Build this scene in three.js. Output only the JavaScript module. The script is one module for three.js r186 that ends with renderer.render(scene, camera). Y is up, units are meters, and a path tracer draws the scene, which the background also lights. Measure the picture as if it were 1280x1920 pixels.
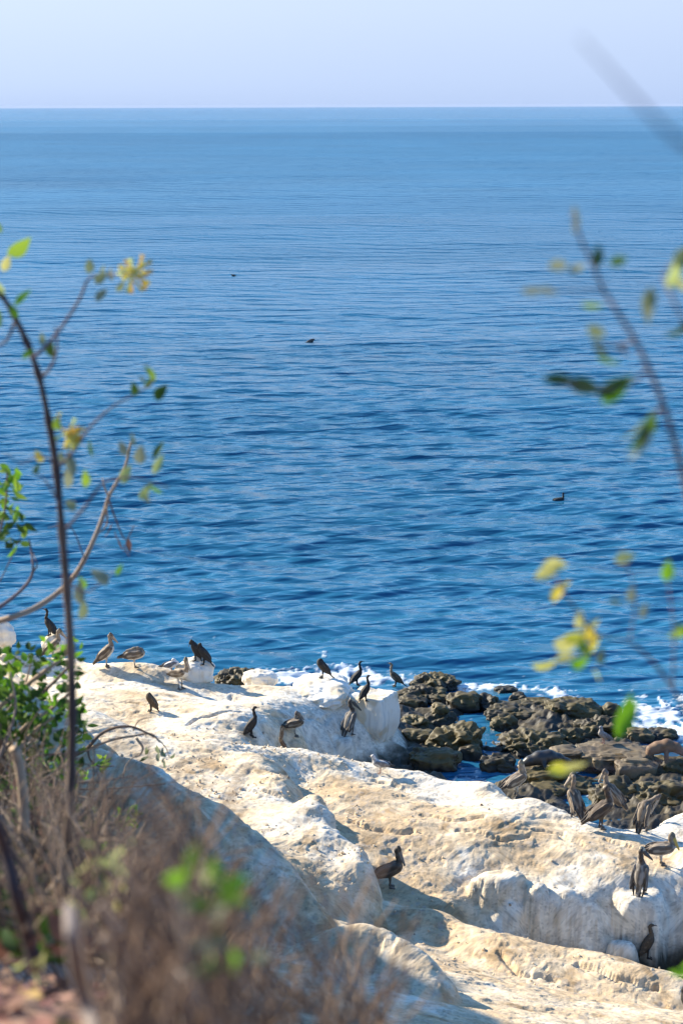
import * as THREE from 'three';
import { mergeGeometries, mergeVertices } from 'three/addons/utils/BufferGeometryUtils.js';

/* ------------------------------------------------------------------ camera, sky, sun, exposure */
const EYE = 17.5, FPX = 3733, PITCH = THREE.MathUtils.degToRad(11.53), ROLL = -0.0031;   // eye height above the sea, focal length in photo pixels
const scene = new THREE.Scene();
const camera = new THREE.PerspectiveCamera(2 * Math.atan(960 / FPX) * 180 / Math.PI, 2 / 3, 0.1, 90000);
camera.position.set(0, EYE, 0);
camera.rotation.set(-PITCH, 0, ROLL, 'YXZ');
camera.focus = 47;
camera.userData.fStop = 5.0;
scene.add(camera);

const renderer = new THREE.WebGLRenderer({ antialias: true });
renderer.toneMapping = THREE.LinearToneMapping;
renderer.toneMappingExposure = 2.3;
renderer.shadowMap.enabled = true;

const SUN = new THREE.Vector3(-1.57, 0.98, -1.0).normalize();
{
  const W = 512, H = 256, data = new Float32Array(W * H * 4);
  const stops = [[0, .185, .243, .375], [3, .228, .284, .398], [8, .17, .285, .475], [16, .12, .265, .51], [30, .07, .195, .44], [50, .042, .115, .30], [90, .028, .08, .24]];
  const az0 = Math.atan2(SUN.z, SUN.x);
  for (let j = 0; j < H; j++) {
    const el = ((j + 0.5) / H - 0.5) * 180;
    let k = 0; while (k < stops.length - 2 && el > stops[k + 1][0]) k++;
    const a = stops[k], b = stops[k + 1], t = THREE.MathUtils.clamp((el - a[0]) / (b[0] - a[0]), 0, 1);
    for (let i = 0; i < W; i++) {
      const az = ((i + 0.5) / W - 0.5) * 2 * Math.PI, e = el * Math.PI / 180;
      const c = Math.cos(e) * (Math.cos(az) * SUN.x + Math.sin(az) * SUN.z) + Math.sin(e) * SUN.y;
      const glow = 0.65 * Math.pow(Math.max(0, 0.5 + 0.5 * c), 3);
      const o = (j * W + i) * 4;
      data[o] = THREE.MathUtils.lerp(a[1], b[1], t) * (1 + 1.1 * glow);
      data[o + 1] = THREE.MathUtils.lerp(a[2], b[2], t) * (1 + 0.9 * glow);
      data[o + 2] = THREE.MathUtils.lerp(a[3], b[3], t) * (1 + 0.55 * glow);
      data[o + 3] = 1;
    }
  }
  const t = new THREE.DataTexture(data, W, H, THREE.RGBAFormat, THREE.FloatType);
  t.mapping = THREE.EquirectangularReflectionMapping; t.magFilter = THREE.LinearFilter; t.needsUpdate = true;
  scene.background = t; scene.environment = t;
}
scene.fog = new THREE.FogExp2(0xcfe0ff, 0.000015);
const sun = new THREE.DirectionalLight(new THREE.Color(1, 0.9, 0.73), 5);
sun.position.copy(SUN).multiplyScalar(120).add(new THREE.Vector3(0, 0, -45));
sun.target.position.set(0, 0, -45); scene.add(sun, sun.target);
sun.castShadow = true; sun.shadow.mapSize.set(4096, 4096);
Object.assign(sun.shadow.camera, { left: -60, right: 60, top: 60, bottom: -60, near: 1, far: 300 });

/* ------------------------------------------------------------------ helpers */
let SEED = 7;
const rnd = () => { SEED = (SEED * 1664525 + 1013904223) >>> 0; return SEED / 4294967296; };
const rr = (a, b) => a + (b - a) * rnd();
const clamp = THREE.MathUtils.clamp, lerp = THREE.MathUtils.lerp, sstep = (a, b, x) => { const t = clamp((x - a) / (b - a), 0, 1); return t * t * (3 - 2 * t); };
const V = (x, y, z) => new THREE.Vector3(x, y, z);
const hash = (x, y, z) => { let h = Math.imul(x, 374761393) ^ Math.imul(y, 668265263) ^ Math.imul(z, 2147483647 ^ 0x5bd1e995); h = Math.imul(h ^ (h >>> 13), 1274126177); return ((h ^ (h >>> 16)) >>> 0) / 4294967295; };
function noise(x, y, z) {            // value noise, -1..1
  const X = Math.floor(x), Y = Math.floor(y), Z = Math.floor(z); x -= X; y -= Y; z -= Z;
  const u = x * x * x * (x * (x * 6 - 15) + 10), v = y * y * y * (y * (y * 6 - 15) + 10), w = z * z * z * (z * (z * 6 - 15) + 10);
  const a = hash(X, Y, Z), b = hash(X + 1, Y, Z), c = hash(X, Y + 1, Z), d = hash(X + 1, Y + 1, Z), e = hash(X, Y, Z + 1), f = hash(X + 1, Y, Z + 1), g = hash(X, Y + 1, Z + 1), h = hash(X + 1, Y + 1, Z + 1);
  const p = a + (b - a) * u, q = c + (d - c) * u, r = e + (f - e) * u, s = g + (h - g) * u, m = p + (q - p) * v, n = r + (s - r) * v;
  return 2 * (m + (n - m) * w) - 1;
}
function fbm(x, y, z, o = 4) { let s = 0, a = 0.5; for (let i = 0; i < o; i++) { s += a * noise(x, y, z); x = x * 2.03 + 11.3; y = y * 2.03 + 5.7; z = z * 2.03 + 3.1; a *= 0.5; } return s; }
function ridged(x, y, z, o = 4) { let s = 0, a = 0.5; for (let i = 0; i < o; i++) { s += a * (1 - Math.abs(noise(x, y, z)) * 2); x = x * 2.1 + 7.3; y = y * 2.1 + 1.7; z = z * 2.1 + 9.1; a *= 0.5; } return s; }
function cell(x, y, z) {             // distance to the nearest feature point
  const X = Math.floor(x), Y = Math.floor(y), Z = Math.floor(z); let m = 9;
  for (let i = -1; i < 2; i++) for (let j = -1; j < 2; j++) for (let k = -1; k < 2; k++) {
    const a = X + i, b = Y + j, c = Z + k, dx = a + hash(a, b, c) - x, dy = b + hash(b, c, a + 77) - y, dz = c + hash(c, a + 31, b) - z, d = dx * dx + dy * dy + dz * dz;
    if (d < m) m = d;
  }
  return Math.sqrt(m);
}
const mix3 = (a, b, t) => [a[0] + (b[0] - a[0]) * t, a[1] + (b[1] - a[1]) * t, a[2] + (b[2] - a[2]) * t];

// Survey of the place: where the line of sight through a photo point is d metres ahead of the eye.
const CP = Math.cos(PITCH), SP = Math.sin(PITCH);
function sight(px, py) {
  const a = (px - 640) / FPX, b = (960 - py) / FPX, dx = a * Math.cos(ROLL) - b * Math.sin(ROLL), v = a * Math.sin(ROLL) + b * Math.cos(ROLL);
  const z = CP + v * SP; return [dx / z, (-SP + v * CP) / z];      // per metre ahead: sideways, up
}
const at = (px, py, d) => { const s = sight(px, py); return V(s[0] * d, EYE + s[1] * d, -d); };
const atSea = (px, py, h = 0) => { const s = sight(px, py); return at(px, py, (h - EYE) / s[1]); };

const taken = {};
function numbered(name) { taken[name] = (taken[name] ?? -1) + 1; return taken[name] ? name + '_' + String(taken[name]).padStart(3, '0') : name; }
function tag(o, label, category, group) { o.userData.label = label; o.userData.category = category; if (group) o.userData.group = group; return o; }
function mesh(name, geo, mat, parent) { const m = new THREE.Mesh(geo, mat); m.castShadow = m.receiveShadow = true; m.name = parent === scene ? numbered(name) : name; parent.add(m); return m; }
function thing(name, pos, turn = 0) { const g = new THREE.Group(); g.name = numbered(name); g.position.copy(pos); g.rotation.y = turn; scene.add(g); return g; }

function grid(cols, rows, fn, colour) {           // sheet from fn(i/cols, j/rows) -> [x,y,z]
  const n = (cols + 1) * (rows + 1), p = new Float32Array(n * 3), idx = new Uint32Array(cols * rows * 6);
  let o = 0;
  for (let j = 0; j <= rows; j++) for (let i = 0; i <= cols; i++) { const q = fn(i, j); p[o++] = q[0]; p[o++] = q[1]; p[o++] = q[2]; }
  o = 0;
  for (let j = 0; j < rows; j++) for (let i = 0; i < cols; i++) { const a = j * (cols + 1) + i, b = a + 1, c = a + cols + 1, d = c + 1; idx[o++] = a; idx[o++] = c; idx[o++] = b; idx[o++] = b; idx[o++] = c; idx[o++] = d; }
  const g = new THREE.BufferGeometry(); g.setAttribute('position', new THREE.BufferAttribute(p, 3)); g.setIndex(new THREE.BufferAttribute(idx, 1)); return g;
}
function paint(geo, fn) {
  const p = geo.attributes.position, n = geo.attributes.normal, c = new Float32Array(p.count * 3);
  for (let i = 0; i < p.count; i++) { const q = fn(p.getX(i), p.getY(i), p.getZ(i), n.getX(i), n.getY(i), n.getZ(i)); c[i * 3] = q[0]; c[i * 3 + 1] = q[1]; c[i * 3 + 2] = q[2]; }
  geo.setAttribute('color', new THREE.BufferAttribute(c, 3)); return geo;
}
function tube(pts, radii, seg = 6, per = 3) {      // a bending, tapering stem
  const curve = new THREE.CatmullRomCurve3(pts), n = Math.max(2, (pts.length - 1) * per), fr = curve.computeFrenetFrames(n), P = [], N = [], I = [];
  for (let i = 0; i <= n; i++) {
    const t = i / n, c = curve.getPoint(t), k = t * (radii.length - 1), a = Math.min(radii.length - 2, Math.floor(k)), r = radii.length > 1 ? lerp(radii[a], radii[a + 1], k - a) : radii[0];
    for (let j = 0; j < seg; j++) { const w = j / seg * 2 * Math.PI, nx = fr.normals[i].clone().multiplyScalar(Math.cos(w)).addScaledVector(fr.binormals[i], Math.sin(w)); N.push(nx.x, nx.y, nx.z); P.push(c.x + nx.x * r, c.y + nx.y * r, c.z + nx.z * r); }
  }
  for (let i = 0; i < n; i++) for (let j = 0; j < seg; j++) { const a = i * seg + j, b = i * seg + (j + 1) % seg, c = a + seg, d = b + seg; I.push(a, b, c, b, d, c); }
  const e = n * seg; for (let j = 1; j < seg - 1; j++) { I.push(0, j + 1, j); I.push(e, e + j, e + j + 1); }
  const g = new THREE.BufferGeometry(); g.setAttribute('position', new THREE.Float32BufferAttribute(P, 3)); g.setAttribute('normal', new THREE.Float32BufferAttribute(N, 3)); g.setIndex(I); return g;
}
const std = (o) => new THREE.MeshStandardMaterial({ roughness: 0.9, ...o });

/* surface nets: one continuous skin from a distance field f(x,y,z) */
function skin(f, lo, hi, h) {
  const nx = Math.ceil((hi[0] - lo[0]) / h) + 1, ny = Math.ceil((hi[1] - lo[1]) / h) + 1, nz = Math.ceil((hi[2] - lo[2]) / h) + 1, F = new Float32Array(nx * ny * nz), id = new Int32Array(nx * ny * nz).fill(-1), P = [], I = [];
  let o = 0;
  for (let k = 0; k < nz; k++) for (let j = 0; j < ny; j++) for (let i = 0; i < nx; i++) F[o++] = f(lo[0] + i * h, lo[1] + j * h, lo[2] + k * h);
  const S = [1, nx, nx * ny];
  for (let k = 0; k < nz - 1; k++) for (let j = 0; j < ny - 1; j++) for (let i = 0; i < nx - 1; i++) {
    const b = i + j * nx + k * S[2], s0 = F[b] < 0; if ((F[b + 1] < 0) === s0 && (F[b + nx] < 0) === s0 && (F[b + nx + 1] < 0) === s0 && (F[b + S[2]] < 0) === s0 && (F[b + S[2] + 1] < 0) === s0 && (F[b + S[2] + nx] < 0) === s0 && (F[b + S[2] + nx + 1] < 0) === s0) continue;
    let sx = 0, sy = 0, sz = 0, n = 0;
    for (let e = 0; e < 12; e++) {
      const ax = e >> 2, u = e & 1, v = (e >> 1) & 1, A = ax === 0 ? [0, u, v] : ax === 1 ? [u, 0, v] : [u, v, 0];
      const p = b + A[0] + A[1] * S[1] + A[2] * S[2], a = F[p], c = F[p + S[ax]];
      if ((a < 0) !== (c < 0)) { const t = a / (a - c); A[ax] += t; sx += A[0]; sy += A[1]; sz += A[2]; n++; }
    }
    if (n) { id[b] = P.length / 3; P.push(lo[0] + (i + sx / n) * h, lo[1] + (j + sy / n) * h, lo[2] + (k + sz / n) * h); }
  }
  for (let k = 1; k < nz - 1; k++) for (let j = 1; j < ny - 1; j++) for (let i = 1; i < nx - 1; i++) {
    const b = i + j * nx + k * S[2];
    for (let ax = 0; ax < 3; ax++) {
      const a = F[b], c = F[b + S[ax]]; if ((a < 0) === (c < 0)) continue;
      const U = S[(ax + 1) % 3], W = S[(ax + 2) % 3], q = [id[b], id[b - U], id[b - U - W], id[b - W]];
      if (a < 0) I.push(q[0], q[1], q[2], q[0], q[2], q[3]); else I.push(q[0], q[2], q[1], q[0], q[3], q[2]);
    }
  }
  const N = new Float32Array(P.length), e = h * 0.5;
  for (let i = 0; i < P.length; i += 3) {
    const x = P[i], y = P[i + 1], z = P[i + 2], gx = f(x + e, y, z) - f(x - e, y, z), gy = f(x, y + e, z) - f(x, y - e, z), gz = f(x, y, z + e) - f(x, y, z - e), l = Math.hypot(gx, gy, gz) || 1;
    N[i] = gx / l; N[i + 1] = gy / l; N[i + 2] = gz / l;
  }
  const g = new THREE.BufferGeometry(); g.setAttribute('position', new THREE.Float32BufferAttribute(P, 3)); g.setAttribute('normal', new THREE.BufferAttribute(N, 3)); g.setIndex(I); return g;
}

/* ------------------------------------------------------------------ the land: surveyed points, one thin-plate surface per bed of rock */
function plate(points, soft = 0.02) {              // points: Vector3 list -> h(x,z)
  const n = points.length, m = n + 3, A = [];
  const K = (r2) => (r2 < 1e-9 ? 0 : r2 * Math.log(r2));
  for (let i = 0; i < n; i++) { const row = new Float64Array(m + 1), a = points[i]; for (let j = 0; j < n; j++) { const b = points[j]; row[j] = K((a.x - b.x) ** 2 + (a.z - b.z) ** 2); } row[i] += soft; row[n] = 1; row[n + 1] = a.x; row[n + 2] = a.z; row[m] = a.y; A.push(row); }
  for (let k = 0; k < 3; k++) { const row = new Float64Array(m + 1); for (let j = 0; j < n; j++) row[j] = k === 0 ? 1 : k === 1 ? points[j].x : points[j].z; A.push(row); }
  for (let c = 0; c < m; c++) {
    let p = c; for (let r = c + 1; r < m; r++) if (Math.abs(A[r][c]) > Math.abs(A[p][c])) p = r;
    [A[c], A[p]] = [A[p], A[c]];
    for (let r = c + 1; r < m; r++) { const f = A[r][c] / A[c][c]; if (f) for (let k = c; k <= m; k++) A[r][k] -= f * A[c][k]; }
  }
  const w = new Float64Array(m); for (let r = m - 1; r >= 0; r--) { let s = A[r][m]; for (let k = r + 1; k < m; k++) s -= A[r][k] * w[k]; w[r] = s / A[r][r]; }
  const X = points.map((p) => p.x), Z = points.map((p) => p.z);
  return (x, z) => { let s = w[n] + w[n + 1] * x + w[n + 2] * z; for (let i = 0; i < n; i++) { const dx = x - X[i], dz = z - Z[i], r2 = dx * dx + dz * dz; if (r2 > 1e-9) s += w[i] * r2 * Math.log(r2); } return s; };
}
const pts = (list) => list.map((a) => at(...a));
const drop = (list, far, h, side = 0) => list.map((a) => { const p = at(...a); return V(p.x + side, h, p.z - far); });

// upper shelf
const s1far = [[-160, 1222, 55], [0, 1232, 54.5], [80, 1240, 54], [150, 1249, 53.5], [230, 1253, 53], [310, 1260, 53], [400, 1284, 52.5], [470, 1290, 52.5], [540, 1287, 53], [600, 1273, 53.4], [660, 1296, 53.1], [740, 1370, 52.9]];
const lip = (list, back) => list.map((a) => { const p = at(...a); return V(p.x, p.y + 0.04, p.z + back); });
const shelf = plate([...pts(s1far), ...lip(s1far.slice(0, 8), 1.2), ...drop(s1far, 0.9, 0.3), ...drop(s1far, 2.2, -1.2),
  ...pts([[-160, 1300, 50], [0, 1300, 50], [150, 1292, 50.6], [300, 1300, 50.3], [420, 1322, 49.3], [500, 1312, 50.6], [560, 1318, 51.3], [600, 1325, 51.6], [640, 1345, 51.5],
    [150, 1360, 46.8], [300, 1352, 47.4], [430, 1372, 46.6], [510, 1350, 48.8], [560, 1350, 50], [600, 1360, 50.6], [560, 1290, 52.8], [470, 1330, 49],
    [350, 1395, 45.2], [460, 1388, 46.3], [500, 1388, 47.2], [530, 1385, 48.3], [562, 1385, 49.2], [600, 1391, 50], [630, 1386, 50.7], [660, 1384, 51.1], [684, 1390, 51.2],
    [480, 1418, 45.9], [520, 1422, 47.6], [560, 1427, 48.9], [600, 1433, 49.7], [640, 1430, 50.4], [690, 1432, 50.9],
    [720, 1405, 51.7], [760, 1408, 51.9], [745, 1432, 51.3], [795, 1452, 51.1], [835, 1468, 50.8], [870, 1500, 49.4]]),
  ...drop([[620, 1440, 48.4], [700, 1440, 49.6], [560, 1440, 47]], 0, 0.0), ...drop([[840, 1330, 53], [860, 1400, 52], [900, 1440, 51], [1000, 1440, 50], [1200, 1440, 50], [1400, 1400, 50], [1000, 1500, 46], [800, 1460, 48], [1400, 1500, 46]], 0, -1.5)]);

// lower terrace
const t2far = [[500, 1413, 45.2], [560, 1418, 45.4], [640, 1427, 45.5], [700, 1437, 45.4], [790, 1452, 45], [870, 1468, 44.5], [940, 1483, 44], [1000, 1504, 43], [1050, 1522, 42.6], [1130, 1546, 42], [1200, 1554, 41.8], [1240, 1540, 42.4], [1300, 1520, 43.2], [1420, 1500, 44]];
const terrace = plate([...pts(t2far), ...lip(t2far.slice(3), 0.9), ...drop(t2far, 0.7, 1.0), ...drop(t2far, 1.8, -0.9),
  ...pts([[420, 1408, 45.2], [300, 1400, 45], [100, 1400, 45], [-100, 1400, 45], [560, 1470, 43.7], [640, 1490, 42.9], [720, 1480, 43.5], [800, 1520, 42.1], [950, 1540, 41.5], [1100, 1575, 40.9], [650, 1560, 41], [760, 1600, 40.2], [900, 1602, 40.2], [1050, 1612, 40], [1180, 1605, 40.3], [1260, 1600, 40.6], [1400, 1590, 41],
    [640, 1640, 39.3], [720, 1660, 39.1], [800, 1680, 38.7], [860, 1700, 38.4],
    [880, 1655, 39.45], [920, 1645, 39.7], [960, 1672, 39.1], [1010, 1662, 39.3], [1080, 1672, 39.15], [1150, 1682, 39.05], [1210, 1678, 39.15], [1290, 1668, 39.3], [1400, 1660, 39.5],
    [930, 1700, 38.75], [970, 1712, 38.6], [1060, 1730, 38.6], [1120, 1740, 38.6], [1210, 1740, 38.7], [1290, 1730, 38.9],
    [905, 1740, 38.5], [990, 1780, 38.5], [1060, 1805, 38.5], [1140, 1818, 38.5], [1240, 1832, 38.6], [1400, 1840, 38.6]]),
  ...drop([[700, 1700, 37.5], [600, 1700, 37]], 0, 1.3), ...drop([[900, 1760, 36.8], [1000, 1800, 36.6], [1100, 1830, 36.5], [1240, 1850, 36.5], [1400, 1860, 36.5]], 0, 0.1), ...drop([[600, 1900, 33], [900, 1900, 33], [1200, 1900, 33], [300, 1700, 36], [0, 1600, 38]], 0, -0.5)]);

// near ridge, lower right
const nfar = [[850, 1726, 37.3], [920, 1748, 36.5], [1000, 1767, 36.1], [1060, 1779, 35.9], [1120, 1790, 35.7], [1180, 1802, 35.5], [1290, 1832, 35.1], [1420, 1870, 34.6]];
const ridge = plate([...pts(nfar), ...drop(nfar.slice(1), 0.7, 0.6), ...drop(nfar.slice(1), 1.6, -0.6),
  ...pts([[720, 1688, 38.3], [780, 1702, 38], [640, 1680, 38.3], [760, 1740, 36.6], [820, 1770, 36], [900, 1810, 34.9], [960, 1840, 34.3], [1060, 1830, 34.6], [1160, 1860, 34], [1290, 1890, 33.6], [860, 1860, 33.8], [930, 1900, 33.2], [1020, 1900, 33.3], [1150, 1930, 32.8], [1290, 1950, 32.6], [900, 1960, 32], [1100, 2000, 31.5], [1300, 2020, 31.3], [700, 1780, 36], [760, 1830, 34.6]]),
  ...drop([[640, 1640, 39.6], [760, 1640, 39.8], [860, 1660, 39.5]], 0, 0.9), ...drop([[400, 1700, 37], [500, 1850, 34]], 0, 0.5)]);

// pale rubbly hill in the middle
const hR = [[520, 1436, 43.6], [560, 1476, 41.9], [606, 1502, 40], [622, 1530, 39.2], [630, 1562, 38.7], [650, 1580, 38.4], [688, 1600, 37.9], [696, 1630, 37.4], [694, 1656, 37]];
const hill = plate([...pts(hR), ...drop(hR.slice(1), 0.35, 1.3, 0.42), ...drop(hR, 0.5, 0.3, 1.1), ...drop(hR, 0.5, -0.6, 2.4),
  ...pts([[480, 1418, 44.2], [440, 1416, 44], [330, 1395, 44.3], [200, 1345, 46.7], [100, 1330, 47], [250, 1420, 43], [420, 1440, 42.6], [400, 1480, 41], [470, 1462, 41.9], [520, 1482, 41.2], [500, 1520, 39.6], [560, 1512, 40], [560, 1560, 38.5], [600, 1540, 39], [600, 1592, 37.8], [640, 1604, 37.7], [580, 1630, 36.9], [640, 1636, 37], [450, 1560, 38.5], [500, 1600, 37],
    [570, 1655, 36.5], [640, 1662, 36.6], [600, 1700, 36.2], [660, 1710, 36.3], [590, 1750, 35.7], [660, 1770, 35.6], [700, 1790, 35.3], [500, 1680, 36], [400, 1600, 37], [300, 1520, 40]]),
  ...drop([[560, 1430, 45.3], [640, 1470, 43.5]], 0, 1.2), ...drop([[480, 1400, 46.2], [300, 1380, 47.5], [100, 1350, 50], [600, 1430, 46], [-60, 1262, 51], [-160, 1300, 49], [-60, 1240, 54], [-300, 1300, 50]], 0, 1.4), ...drop([[760, 1850, 33.8], [600, 1850, 33.8]], 0, 1.8)]);

// near shaded hump, left
const c1 = [[-100, 1215, 41], [0, 1235, 40], [90, 1285, 38.3], [180, 1350, 36.2], [260, 1402, 35], [330, 1450, 34.1], [400, 1492, 33.5], [470, 1543, 33], [530, 1602, 32.5], [580, 1662, 32], [620, 1722, 31.5]];
const hump = plate([...pts(c1), ...drop(c1, 0.5, 0, 0.25).map((p, i) => p.setY(at(...c1[i]).y - 0.75)), ...drop(c1, 1.3, 0, 0.7).map((p, i) => p.setY(at(...c1[i]).y - 2.2)), ...drop(c1, 3.5, 0, 1.5).map((p, i) => p.setY(at(...c1[i]).y - 4.5)),
  ...c1.flatMap(([px, py, d]) => [at(px - 10, py + 45, d - 0.42), at(px - 25, py + 140, d - 1.1), at(px - 45, py + 280, d - 2.1), at(px - 50, py + 420, d - 3)])], 3);

// lobes at the bottom
const c3 = [[620, 1752, 30.6], [680, 1742, 30.5], [740, 1758, 30.3], [800, 1795, 29.9], [838, 1842, 29.4], [868, 1890, 29], [905, 1930, 28.6], [940, 1980, 28]];
const lobe = plate([...pts(c3), ...drop(c3, 0.45, 0, 0.3).map((p, i) => p.setY(at(...c3[i]).y - 0.7)), ...drop(c3, 1.2, 0, 0.7).map((p, i) => p.setY(at(...c3[i]).y - 2.2)), ...drop(c3, 3, 0, 1.5).map((p, i) => p.setY(at(...c3[i]).y - 4.5)),
  ...pts([[640, 1800, 29.8], [700, 1800, 29.9], [760, 1830, 29.4], [800, 1870, 28.9], [640, 1870, 28.9], [720, 1890, 28.7], [760, 1930, 28.2], [640, 1950, 28], [820, 1930, 28.2], [500, 1850, 29.3], [500, 1950, 28.2], [400, 1900, 28.8], [700, 2020, 27.2], [860, 2020, 27]])]);

// upright knobs of rock: [px, py, d of the top, half width, half depth, squareness]
const KNOBS = [[935, 1640, 39.2, 0.92, 0.62, 5], [1000, 1662, 39.0, 0.42, 0.5, 5], [1085, 1676, 39.3, 0.42, 0.55, 5], [1195, 1672, 39.15, 0.74, 0.75, 7], [1300, 1600, 40.2, 0.75, 1.0, 5], [1165, 1772, 38.25, 0.5, 0.35, 4],
  [588, 1512, 39.5, 0.42, 0.5, 4], [630, 1560, 38.6, 0.26, 0.3, 3], [660, 1600, 37.75, 0.40, 0.34, 4], [630, 1638, 37.0, 0.62, 0.42, 6], [545, 1392, 49.0, 0.45, 0.5, 4], [640, 1386, 50.8, 0.55, 0.45, 5], [520, 1428, 44.3, 0.5, 0.6, 3], [735, 1462, 44.2, 0.35, 0.3, 3]].map(([px, py, d, rx, rz, q]) => { const p = at(px, py, d); return [p.x, p.z, p.y, rx, rz, q]; });
const gullied = (x, z) => hump(x, z) + 0.30 * (ridged((x * 0.8 - z * 0.6) * 1.15, 2, (x * 0.6 + z * 0.8) * 0.28, 4) - 0.35);   // rain gullies running down the near slope
const BEDS = [shelf, terrace, ridge, hill, gullied, lobe];
function land(x, z) {
  let m = -9;
  for (const b of BEDS) { const h = b(x, z), t = 0.07, k = Math.max(0, t - Math.abs(h - m)) / t; m = Math.max(m, h) + k * k * t * 0.25; }
  for (const b of KNOBS) {
    const dx = (x - b[0]) / b[3], dz = (z - b[1]) / b[4]; if (dx * dx + dz * dz > 2.2) continue;
    const r = Math.hypot(dx, dz) * (1 + 0.22 * fbm(x * 1.8, b[2], z * 1.8, 3)), h = b[2] + 0.02 - 1.5 * r ** b[5], k = Math.max(0, 0.12 - Math.abs(h - m)) / 0.12; m = Math.max(m, h) + k * k * 0.03;
  }
  m += 0.10 * fbm(x * 0.55, 3.3, z * 0.55, 3);
  return m;
}
// the high bluff on the left, on whose edge the bushes stand
const prof = [[-3, 17.2], [0.5, 17.0], [1.7, 16.62], [4, 15.65], [8, 14.2], [14, 12.4], [25, 9.4], [34, 7.0], [41, 5.0], [47, 3.2], [53, 1.8], [60, -2]];
const bluffEdge = (d) => lerp(-0.10, -0.55 - 0.168 * d, sstep(2.2, 5, d));
function bluffH(x, d) {
  let k = 0; while (k < prof.length - 2 && d > prof[k + 1][0]) k++;
  const y = lerp(prof[k][1], prof[k + 1][1], clamp((d - prof[k][0]) / (prof[k + 1][0] - prof[k][0]), 0, 1));
  const edge = bluffEdge(d), s = x - edge;
  return y + (s < 0 ? Math.min(-s * lerp(0.12, 1.04, sstep(5, 30, d)) * sstep(55, 42, d), 3 + d * 0.35) * (1 + 0.30 * fbm(x * 0.35, 6, d * 0.35, 4) * sstep(12, 20, d)) : -s * (0.45 + 0.9 * sstep(0, 8, d)) - s * s * 0.3) + 0.10 * fbm(x * 0.8, 1.1, d * 0.8, 3);
}
function ground(px, py, d0 = 27) {               // where the line of sight meets the land
  const s = sight(px, py);
  for (let d = d0; d < 57; d += 0.04) { const x = s[0] * d, y = EYE + s[1] * d; if (y <= land(x, -d)) return V(x, land(x, -d), -d); }
  return at(px, py, 50);
}

/* textures of the land: fine sandy grain, computed */
function canvasTex(n, fn, srgb) {
  const d = new Uint8Array(n * n * 4);
  for (let j = 0; j < n; j++) for (let i = 0; i < n; i++) { const c = fn(i / n, j / n), o = (j * n + i) * 4; d[o] = clamp(c[0], 0, 1) * 255; d[o + 1] = clamp(c[1], 0, 1) * 255; d[o + 2] = clamp(c[2], 0, 1) * 255; d[o + 3] = 255; }
  const t = new THREE.DataTexture(d, n, n, THREE.RGBAFormat); t.wrapS = t.wrapT = THREE.RepeatWrapping; t.magFilter = THREE.LinearFilter; t.needsUpdate = true; if (srgb) t.colorSpace = THREE.SRGBColorSpace; return t;
}
function wrapNoise(u, v, f, s) {                // noise that repeats over the unit square
  const a = u * 2 * Math.PI, b = v * 2 * Math.PI, R = f / (2 * Math.PI);
  return noise(Math.cos(a) * R + s, Math.sin(a) * R + Math.cos(b) * R * 0.7 + 31, Math.sin(b) * R + s * 2);
}
let LAND;
const GRAIN = canvasTex(512, (u, v) => { const g = 0.95 + 0.05 * wrapNoise(u, v, 60, 1) + 0.05 * wrapNoise(u, v, 24, 9) - 0.09 * sstep(0.35, 0.6, wrapNoise(u, v, 46, 12)) - 0.08 * sstep(0.3, 0.6, wrapNoise(u, v, 19, 15)) + 0.04 * wrapNoise(u, v, 9, 4); return [g, g * 0.985, g * 0.96]; }, true);
const GRAINBUMP = canvasTex(512, (u, v) => { const g = 0.55 + 0.20 * wrapNoise(u, v, 40, 2) + 0.12 * wrapNoise(u, v, 90, 6) + 0.14 * wrapNoise(u, v, 18, 3) - 0.3 * sstep(0.25, 0.6, wrapNoise(u, v, 27, 8)); return [g, g, g]; });

const LIME = [0.82, 0.77, 0.67], CREAM = [0.76, 0.63, 0.45], SAND = [0.60, 0.45, 0.28], OCHRE = [0.36, 0.24, 0.12], GREYR = [0.42, 0.40, 0.38];
// where guano has whitened the rock (1) or bare sandstone shows (0)
const whiteSpots = [[150, 1260, 53, .8], [300, 1290, 51, .75], [430, 1340, 48, .75], [600, 1280, 53, 1], [700, 1300, 52, 1], [560, 1345, 48, .45], [470, 1390, 46, .7], [600, 1400, 47, 1], [680, 1400, 49, 1], [780, 1440, 50, .9],
  [300, 1330, 48.5, .7], [320, 1400, 44, .55], [430, 1450, 42.4, .6], [560, 1440, 44.8, .75], [700, 1445, 45, .85], [850, 1475, 44, .9], [980, 1510, 42.8, .95], [1130, 1550, 42, 1], [1240, 1560, 42, 1], [640, 1500, 42.6, .12], [800, 1530, 41.8, .25], [720, 1570, 41, .08], [780, 1630, 39.7, .05], [900, 1560, 41, .35], [1000, 1590, 40.5, .2],
  [1090, 1600, 40.2, .6], [1180, 1610, 40.2, .3], [890, 1640, 39.7, 1], [960, 1690, 39, .9], [1100, 1680, 39, .95], [1220, 1700, 38.9, 1], [1100, 1780, 38.1, .9], [840, 1710, 38.2, .15], [930, 1760, 36.5, .3], [1060, 1800, 35.5, .35], [900, 1860, 33.8, .4], [1150, 1850, 34, .3], [1260, 1880, 33.6, .4],
  [560, 1530, 39.4, .65], [610, 1560, 38.6, .75], [620, 1620, 37.3, .6], [600, 1710, 36.2, .2], [680, 1700, 36.4, .5], [330, 1480, 34, .55], [300, 1600, 33, .4], [480, 1600, 32.6, .45], [550, 1680, 32, .4], [700, 1780, 30, .65], [740, 1850, 29.2, .6], [640, 1850, 29, .45], [500, 1500, 40.3, .7]].map((a) => { const p = at(a[0], a[1], a[2]); return [p.x, p.z, a[3]]; });
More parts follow.
